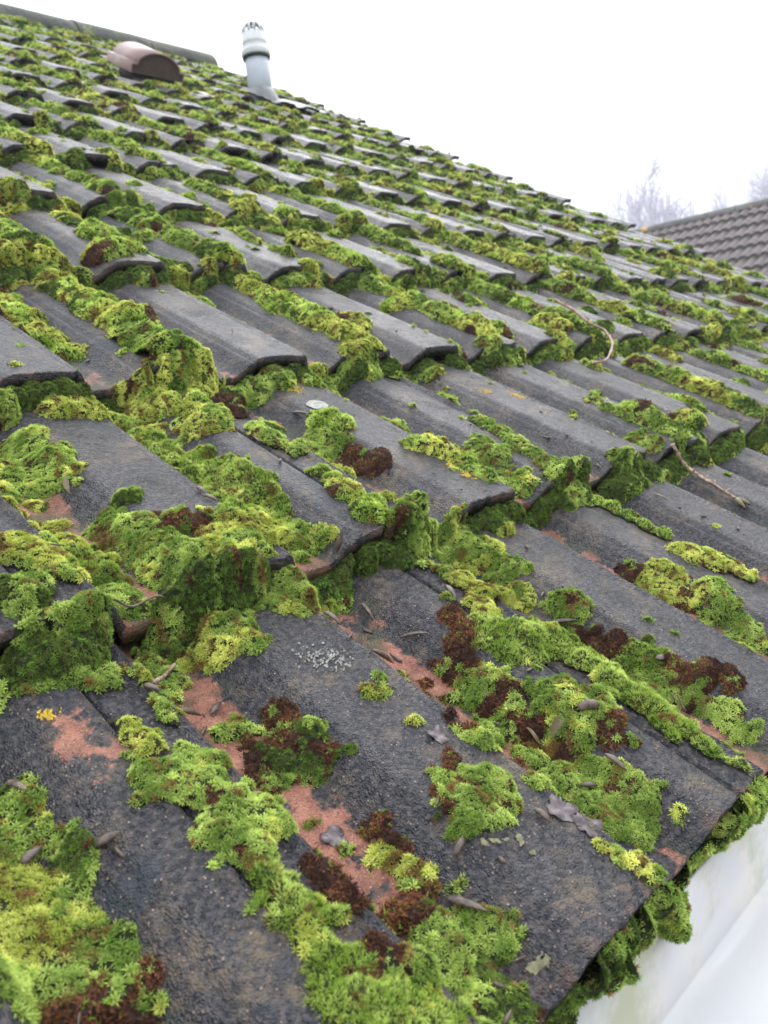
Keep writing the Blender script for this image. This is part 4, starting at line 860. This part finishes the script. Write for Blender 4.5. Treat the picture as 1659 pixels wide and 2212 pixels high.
V, Fs = join(parts); o = meshobj('leaf_litter', w2(V), Fs, M_HUSK, None, origin=np.zeros(3)); tag(o, 'fine dark leaf litter and bud scales scattered over the front rows', 'litter', None, 'stuff')
# nodding spore stalks
M_SP = simple('spore_stalk_green', (.25, .35, .05), (.4, .45, .08), 300, .5, 0)
for i, (u, v) in enumerate([(.083, .206), (.089, .203), (.096, .200), (.104, .192), (.088, .211), (.116, .181)]):
    r = np.random.default_rng(70 + i); z = surf(u, v); h_ = r.uniform(.010, .018); t = np.linspace(0, 1, 14)
    P = np.column_stack([u + .003 * np.sin(t * 2.8) * r.choice([-1, 1]) + .002 * t, v + 0 * t + .002 * t * t, z + h_ * np.sin(t * 2.0) / .91]); a_ = tube(P, .00022, 6)
    b_ = tube(np.array([P[-1] + (0, 0, .0003 - .0028 * x) for x in np.linspace(0, 1, 6)]), .0007 * np.sin(np.pi * np.linspace(.08, .95, 6)), 6)
    V, Fs = join([a_]); o = meshobj('spore_stalk', w2(V), Fs, M_SP, None); V, Fs = join([b_]); meshobj('capsule', w2(V), Fs, M_SP, o)
    tag(o, 'hair thin moss spore stalk with a nodding capsule above the emerald moss pad', 'spore stalk', 'nodding moss spore stalks above the emerald moss pad')
# ---------------------------------------------------------------- soil vent pipe
def lathe(prof_, c, ns=36):          # prof_: (r,z) list, world axis vertical
    V = []; n = len(prof_)
    for k_ in range(ns):
        t = 2 * math.pi * k_ / ns
        for r_, z in prof_: V.append((c[0] + r_ * math.cos(t), c[1] + r_ * math.sin(t), c[2] + z))
    k_ = np.arange(ns)[:, None]; i = np.arange(n - 1)[None]; k2 = (k_ + 1) % ns
    return np.array(V), [np.stack([k_ * n + i, k2 * n + i, k2 * n + i + 1, k_ * n + i + 1], -1).reshape(-1, 4)]
M_PVC = simple('grey_pvc', (.30, .33, .40), (.42, .45, .50), 7, .45, .0005)
M_PVC2 = simple('pale_grey_pvc', (.45, .46, .47), (.54, .55, .56), 12, .45, .0005)
M_LEAD = simple('lead_flashing', (.10, .10, .11), (.2, .2, .21), 14, .45, .004)
M_RUB = simple('black_seal', (.01, .01, .01), (.02, .02, .02), 60, .6, 0)
pb = w2([[2.306, 3.434, 0]])[0]
vp = tag(empty('vent_pipe', pb), 'grey plastic soil pipe with a pale slotted cap near the roof top', 'pipe')
V, F = lathe([(.0, -.07), (.056, -.07), (.056, .19), (.0535, .192), (.0535, .10)], pb); meshobj('pipe', V, F, M_PVC, vp)
V, F = lathe([(.056, .166), (.0635, .166), (.0635, .176), (.056, .176)], pb); meshobj('rubber_seal', V, F, M_RUB, vp)
V, F = lathe([(.057, .178), (.066, .176), (.0675, .182), (.0675, .200), (.065, .206), (.0585, .211), (.0575, .232), (.0585, .234), (.0585, .243), (.0565, .246), (.0555, .282), (.0535, .284), (.0525, .282), (.053, .22)], pb); cap_ = meshobj('vent_cap', V, F, M_PVC2, vp)
parts = []
for k_ in range(12):
    t = 2 * math.pi * k_ / 12; e = np.linspace(0, 1, 9) * math.pi / 2
    P = np.stack([pb[0] + .0535 * np.cos(e) * math.cos(t), pb[1] + .0535 * np.cos(e) * math.sin(t), pb[2] + .28 + .050 * np.sin(e)], 1); parts.append(tube(P, np.linspace(.0048, .0035, 9), 8))
a_ = np.linspace(0, 2 * math.pi, 30)
parts.append(tube(np.stack([pb[0] + .028 * np.cos(a_), pb[1] + .028 * np.sin(a_), pb[2] + .28 + .0425 + 0 * a_], 1), .004, 8))
V, Fs = join(parts); o = meshobj('cage', V, Fs, M_PVC2, None); o.parent = cap_; o.location = Vector(V.mean(0)) - cap_.location - vp.location
V, F = lathe([(.10, -.075), (.085, -.02), (.066, .015), (.0595, .03), (.0575, .028)], pb); meshobj('collar', V, F, M_LEAD, vp)
A_, B_ = np.meshgrid(np.linspace(2.22, 2.62, 50), np.linspace(3.30, 3.50, 16)); P = np.stack([A_, B_, Wj(A_, B_, 10) * .5 + .012 - STEP * 0 + (fb(A_ * 20, B_ * 20, 4) - .5) * .008], -1).reshape(-1, 3)
P = np.concatenate([P, P - (0, 0, .004)]); k_ = (np.arange(15)[:, None] * 50 + np.arange(49)[None]).ravel(); q_ = np.stack([k_, k_ + 1, k_ + 51, k_ + 50], 1)
def rim(idx, off): idx = np.asarray(idx); return np.stack([idx[:-1], idx[:-1] + off, idx[1:] + off, idx[1:]], 1)
meshobj('flashing', w2(P), [q_, q_[:, ::-1] + 800, rim(np.arange(50), 800), rim(np.arange(16) * 50 + 49, 800)], M_LEAD, vp)
# ---------------------------------------------------------------- terracotta roof ventilator
M_TC = simple('terracotta_hood', (.17, .105, .095), (.25, .165, .15), 12, .45, .001)
M_TC2 = simple('terracotta_shaded', (.055, .035, .028), (.085, .052, .042), 20, .7, .002)  # darker copy of the hood terracotta, shade of the eaves-facing end painted in
vo = np.array([1.505, 3.230, .010]); vent = tag(empty('roof_ventilator', w2([vo])[0]), 'brown terracotta roof ventilator with a rounded hood, high up on the left of the roof', 'ventilator')
def loft(section, v0, v1, lean=0., n=2):
    V = []; m_ = len(section)
    for v in np.linspace(v0, v1, n):
        for (a, b) in section: V.append((vo[0] + a, vo[1] + v, vo[2] + b + lean * (v - v0)))
    return np.array(V), m_
W_ = .24; sec_ = [(0, 0), (0, .034), (.025, .036)] + [(.025 + .195 * (1 - math.cos(t)) / 2, .036 + .052 * math.sin(t)) for t in np.linspace(.12, math.pi - .12, 16)] + [(.22, .036), (W_, .034), (W_, 0)]
sec_in = [(a + (.005 if a < W_ / 2 else -.005), max(b - .006, .0)) for a, b in sec_]
V, m_ = loft(sec_, 0, .19, .03); V2, _ = loft(sec_in, 0, .19, .03); VV = np.concatenate([V, V2]); k_ = np.arange(m_ - 1)
F = [np.stack([k_, k_ + 1, k_ + m_ + 1, k_ + m_], 1), np.stack([k_, k_ + m_, k_ + m_ + 1, k_ + 1], 1) + 2 * m_, np.stack([k_, k_ + 2 * m_, k_ + 2 * m_ + 1, k_ + 1], 1), np.stack([k_ + m_, k_ + m_ + 1, k_ + 3 * m_ + 1, k_ + 3 * m_], 1)]
meshobj('hood', w2(VV), F, M_TC, vent, smooth=False)
for v_ in (.006, .18):
    V, m_ = loft([(a + (.004 if a < W_ / 2 else -.004), b - .004 if b > .02 else b) for a, b in sec_], v_, v_ + .006, 0); lid = list(range(m_))
    F = [lid[::-1], [x + m_ for x in lid]] + [(x, (x + 1) % m_, (x + 1) % m_ + m_, x + m_) for x in lid]
    meshobj('end_panel', w2(V), F, M_TC2, vent, smooth=False)
def rbox(a0, a1, b0, b1, c0, c1):
    V, F = box(a0, a1, b0, b1, c0, c1); return V + vo, [F]
V, F = rbox(.045, .215, .03, .17, -.06, .004); meshobj('throat', w2(V), F, M_UNDER, vent, smooth=False)
V, F = rbox(.03, .22, .005, .028, -.05, -.02); meshobj('sill', w2(V), F, M_TC2, vent, smooth=False)
V, F = rbox(.20, .42, -.06, .05, -.032, -.022); meshobj('base_tile', w2(V), F, M_LEAD, vent, smooth=False)
# ---------------------------------------------------------------- neighbouring house
def nb_mat():
    m, nt, b = mat('neighbour_tiles', rough=.7); q = NT(nt)
    c = q.mix(q.ramp(q.noise(3, 5), .35, .65), (.032, .021, .018), (.066, .045, .037)); c = q.mix(q.ramp(q.noise(40, 4), .55, .7), c, (.10, .085, .075))
    at = q.n('ShaderNodeAttribute', attribute_name='Col'); sp = q.n('ShaderNodeSeparateColor'); q.l(at.outputs['Color'], sp.inputs[0])
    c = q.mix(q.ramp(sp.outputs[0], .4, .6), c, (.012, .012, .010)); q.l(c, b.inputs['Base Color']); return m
M_NB = nb_mat()
NX, NY0, NY1, NZ = 14.0, 1.5, 11.5, 2.62; NP = rad(32); ng = .36
nh = tag(empty('house', (NX, 6.5, GZ)), 'neighbouring house with a clean brown tiled roof and a lichened ridge, beyond the mossy roof', 'house')
ys = np.arange(NY0, NY1, .018); ks = 15; ss = []
for k_ in range(ks): ss += [k_ * ng + .0, k_ * ng + .008, k_ * ng + .02, k_ * ng + ng * .5, k_ * ng + ng - .001]
ss = np.array(ss); Y_, S_ = np.meshgrid(ys, ss); ph = np.mod(Y_, .15) / .15
s_in = np.mod(S_ + 1e-9, ng); rowz = np.where(s_in < .004, 0, 1)
# s measured up from the eaves; lip at each course start
Hh = .045 * (1 - s_in / ng) + .042 * np.clip(np.sin(ph * math.pi), 0, 1) ** .8 - .048 * (s_in < .004)
top_s = ks * ng; D = top_s - S_
P = np.stack([NX - D * math.cos(NP) - math.sin(NP) * Hh, Y_, NZ - .10 - D * math.sin(NP) + math.cos(NP) * Hh], -1).reshape(-1, 3)
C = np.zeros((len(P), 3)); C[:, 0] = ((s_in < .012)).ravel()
n_ = len(ys); k_ = (np.arange(len(ss) - 1)[:, None] * n_ + np.arange(n_ - 1)[None]).ravel()
meshobj('roof', P, [np.stack([k_, k_ + 1, k_ + n_ + 1, k_ + n_], 1)], M_NB, nh, C, smooth=False)
ex = top_s * math.cos(NP); ez = NZ - .10 - top_s * math.sin(NP)
V = np.array([(NX, NY0, NZ - .12), (NX, NY1, NZ - .12), (NX + ex, NY1, ez - .02), (NX + ex, NY0, ez - .02)]); meshobj('roof', V, [np.array([[0, 1, 2, 3]])], M_NB, nh, np.zeros((4, 3)), smooth=False)
x = NY1
def rn_mat():
    m, nt, b = mat('lichened_ridge', rough=.8); q = NT(nt)
    c = q.mix(q.ramp(q.noise(5, 5), .35, .65), (.04, .042, .035), (.10, .095, .085)); c = q.mix(q.ramp(q.noise(2.3, 3), .60, .66), c, (.50, .28, .04)); q.l(c, b.inputs['Base Color']); return m
M_RN = rn_mat()
while x > NY0 + .4:
    V, F = ridge(x - .44, x, NX, NZ - .13, .13, 'y'); meshobj('ridge_tile', V, F, M_RN, nh); x -= .45
wx0, wx1, wy0, wy1 = NX - ex + .4, NX + ex - .4, NY0 + .2, NY1 - .2
V = np.array([(x, y, z) for y in (wy0, wy1) for x, z in ((wx0, GZ), (wx1, GZ), (wx1, ez + .05), (NX, NZ - .35), (wx0, ez + .05))])
meshobj('wall', V, [[0, 1, 2, 3, 4], [9, 8, 7, 6, 5], [0, 5, 6, 1], [4, 9, 5, 0], [1, 6, 7, 2], [2, 7, 8, 3], [3, 8, 9, 4]], M_BRICK, nh, smooth=False)
# ---------------------------------------------------------------- misty bare trees
M_BARK = simple('haze_paled_bark', (.36, .34, .42), (.48, .46, .54), 2, .9, 0)  # mist painted into the bark as a pale lavender colour
def world_ray(px, py):
    d = RC.T @ np.array([px - 829.5, py - 1106, FPX]); d = RW @ d; return w2(EYE), d
def tree(px, ptop, dist, label, seed, spread=.55, upr=.5, depth=6, thick=.16):
    e, d = world_ray(px, ptop); dist *= 1.5; thick *= 1.35; hd = math.hypot(d[0], d[1]); s_ = dist / hd; top = e + d * s_
    r = np.random.default_rng(seed); H_ = top[2] - GZ; base = np.array([top[0], top[1], GZ]); parts = []; tw = []
    def grow(p, d, ln, rad_, k_):
        n = 5; pts_ = [p]; dd = d.copy()
        for _ in range(n):
            dd = dd + r.normal(size=3) * .10 + np.array([0, 0, .04 * upr]); dd /= np.linalg.norm(dd); pts_.append(pts_[-1] + dd * ln / n)
        pts_ = np.array(pts_); parts.append(tube(pts_, np.linspace(rad_, rad_ * .62, n + 1), 6 if k_ < 3 else 4, k_ < 1))
        if k_ >= depth: return
        nb_ = 2 + (r.random() < .75) + (k_ >= 2)
        for q_ in range(nb_):
            t = r.uniform(.45, 1) if q_ else 1.; idx = min(n, int(t * n)); side_ = r.normal(size=3); side_[2] *= .4; side_ -= side_ @ dd * dd; side_ /= np.linalg.norm(side_)
            nd_ = dd * (1 - spread * .5) + side_ * spread * r.uniform(.6, 1.2) + np.array([0, 0, .12 * upr]); nd_ /= np.linalg.norm(nd_)
            grow(pts_[idx], nd_, ln * r.uniform(.62, .80), rad_ * (.66 if q_ else .74), k_ + 1)
    grow(base, np.array([0, 0, 1.]), H_ * .30, thick, 0)
    V, Fs = join(parts); zmax = V[:, 2].max(); cw = V[V[:, 2] > GZ + (zmax - GZ) * .6]; sh = cw[:, :2].mean(0) - base[:2]; V[:, :2] -= sh * np.clip((V[:, 2:3] - GZ) / (zmax - GZ) / .8, 0, 1); V[:, 2] = GZ + (V[:, 2] - GZ) * (H_ / (zmax - GZ))
    t_ = tag(empty('bare_tree', base), label, 'tree', 'bare trees in the mist')
    ntr = len(parts[0][0]); nq = len(parts[0][1]); q_ = Fs[0]
    meshobj('trunk', parts[0][0] * [1, 1, 1] if False else V[:ntr], [q_[:nq]], M_BARK, t_)
    rest_ = q_[nq:]; us_, inv = np.unique(rest_, return_inverse=True); meshobj('crown', V[us_], [inv.reshape(rest_.shape)], M_BARK, t_)
tree(1385, 352, 55, 'tallest pale bare tree standing in the mist between the two roofs', 3, .62, .8, 6, .20)
tree(1330, 420, 70, 'low fuzzy bare tree half hidden at the left of the tallest tree', 5, .7, .3, 6, .14)
tree(1460, 425, 68, 'low bare tree just right of the tallest tree', 15, .7, .3, 6, .14)
tree(1515, 395, 62, 'forked bare tree with two upright tips behind the neighbouring ridge', 8, .38, 1.4, 5, .16)
tree(1570, 432, 75, 'smallest bare treetop peeping over the neighbouring ridge', 9, .6, .6, 5, .14)
tree(1668, 335, 60, 'bare tree cut off by the right edge of the picture', 12, .6, .8, 6, .2)
# ---------------------------------------------------------------- misty air
mh = bpy.data.materials.new('haze'); mh.use_nodes = True; t_ = mh.node_tree; t_.nodes.clear()
pv = t_.nodes.new('ShaderNodeVolumePrincipled'); pv.inputs['Color'].default_value = (.93, .93, 1, 1); pv.inputs['Density'].default_value = HAZE; pv.inputs['Anisotropy'].default_value = .2
ou = t_.nodes.new('ShaderNodeOutputMaterial'); t_.links.new(pv.outputs[0], ou.inputs['Volume'])
V, F = box(-30, 160, -30, 160, GZ - 1, 30.); o = meshobj('haze', V, [F], mh, None, smooth=False, origin=np.zeros(3)); o['kind'] = 'stuff'
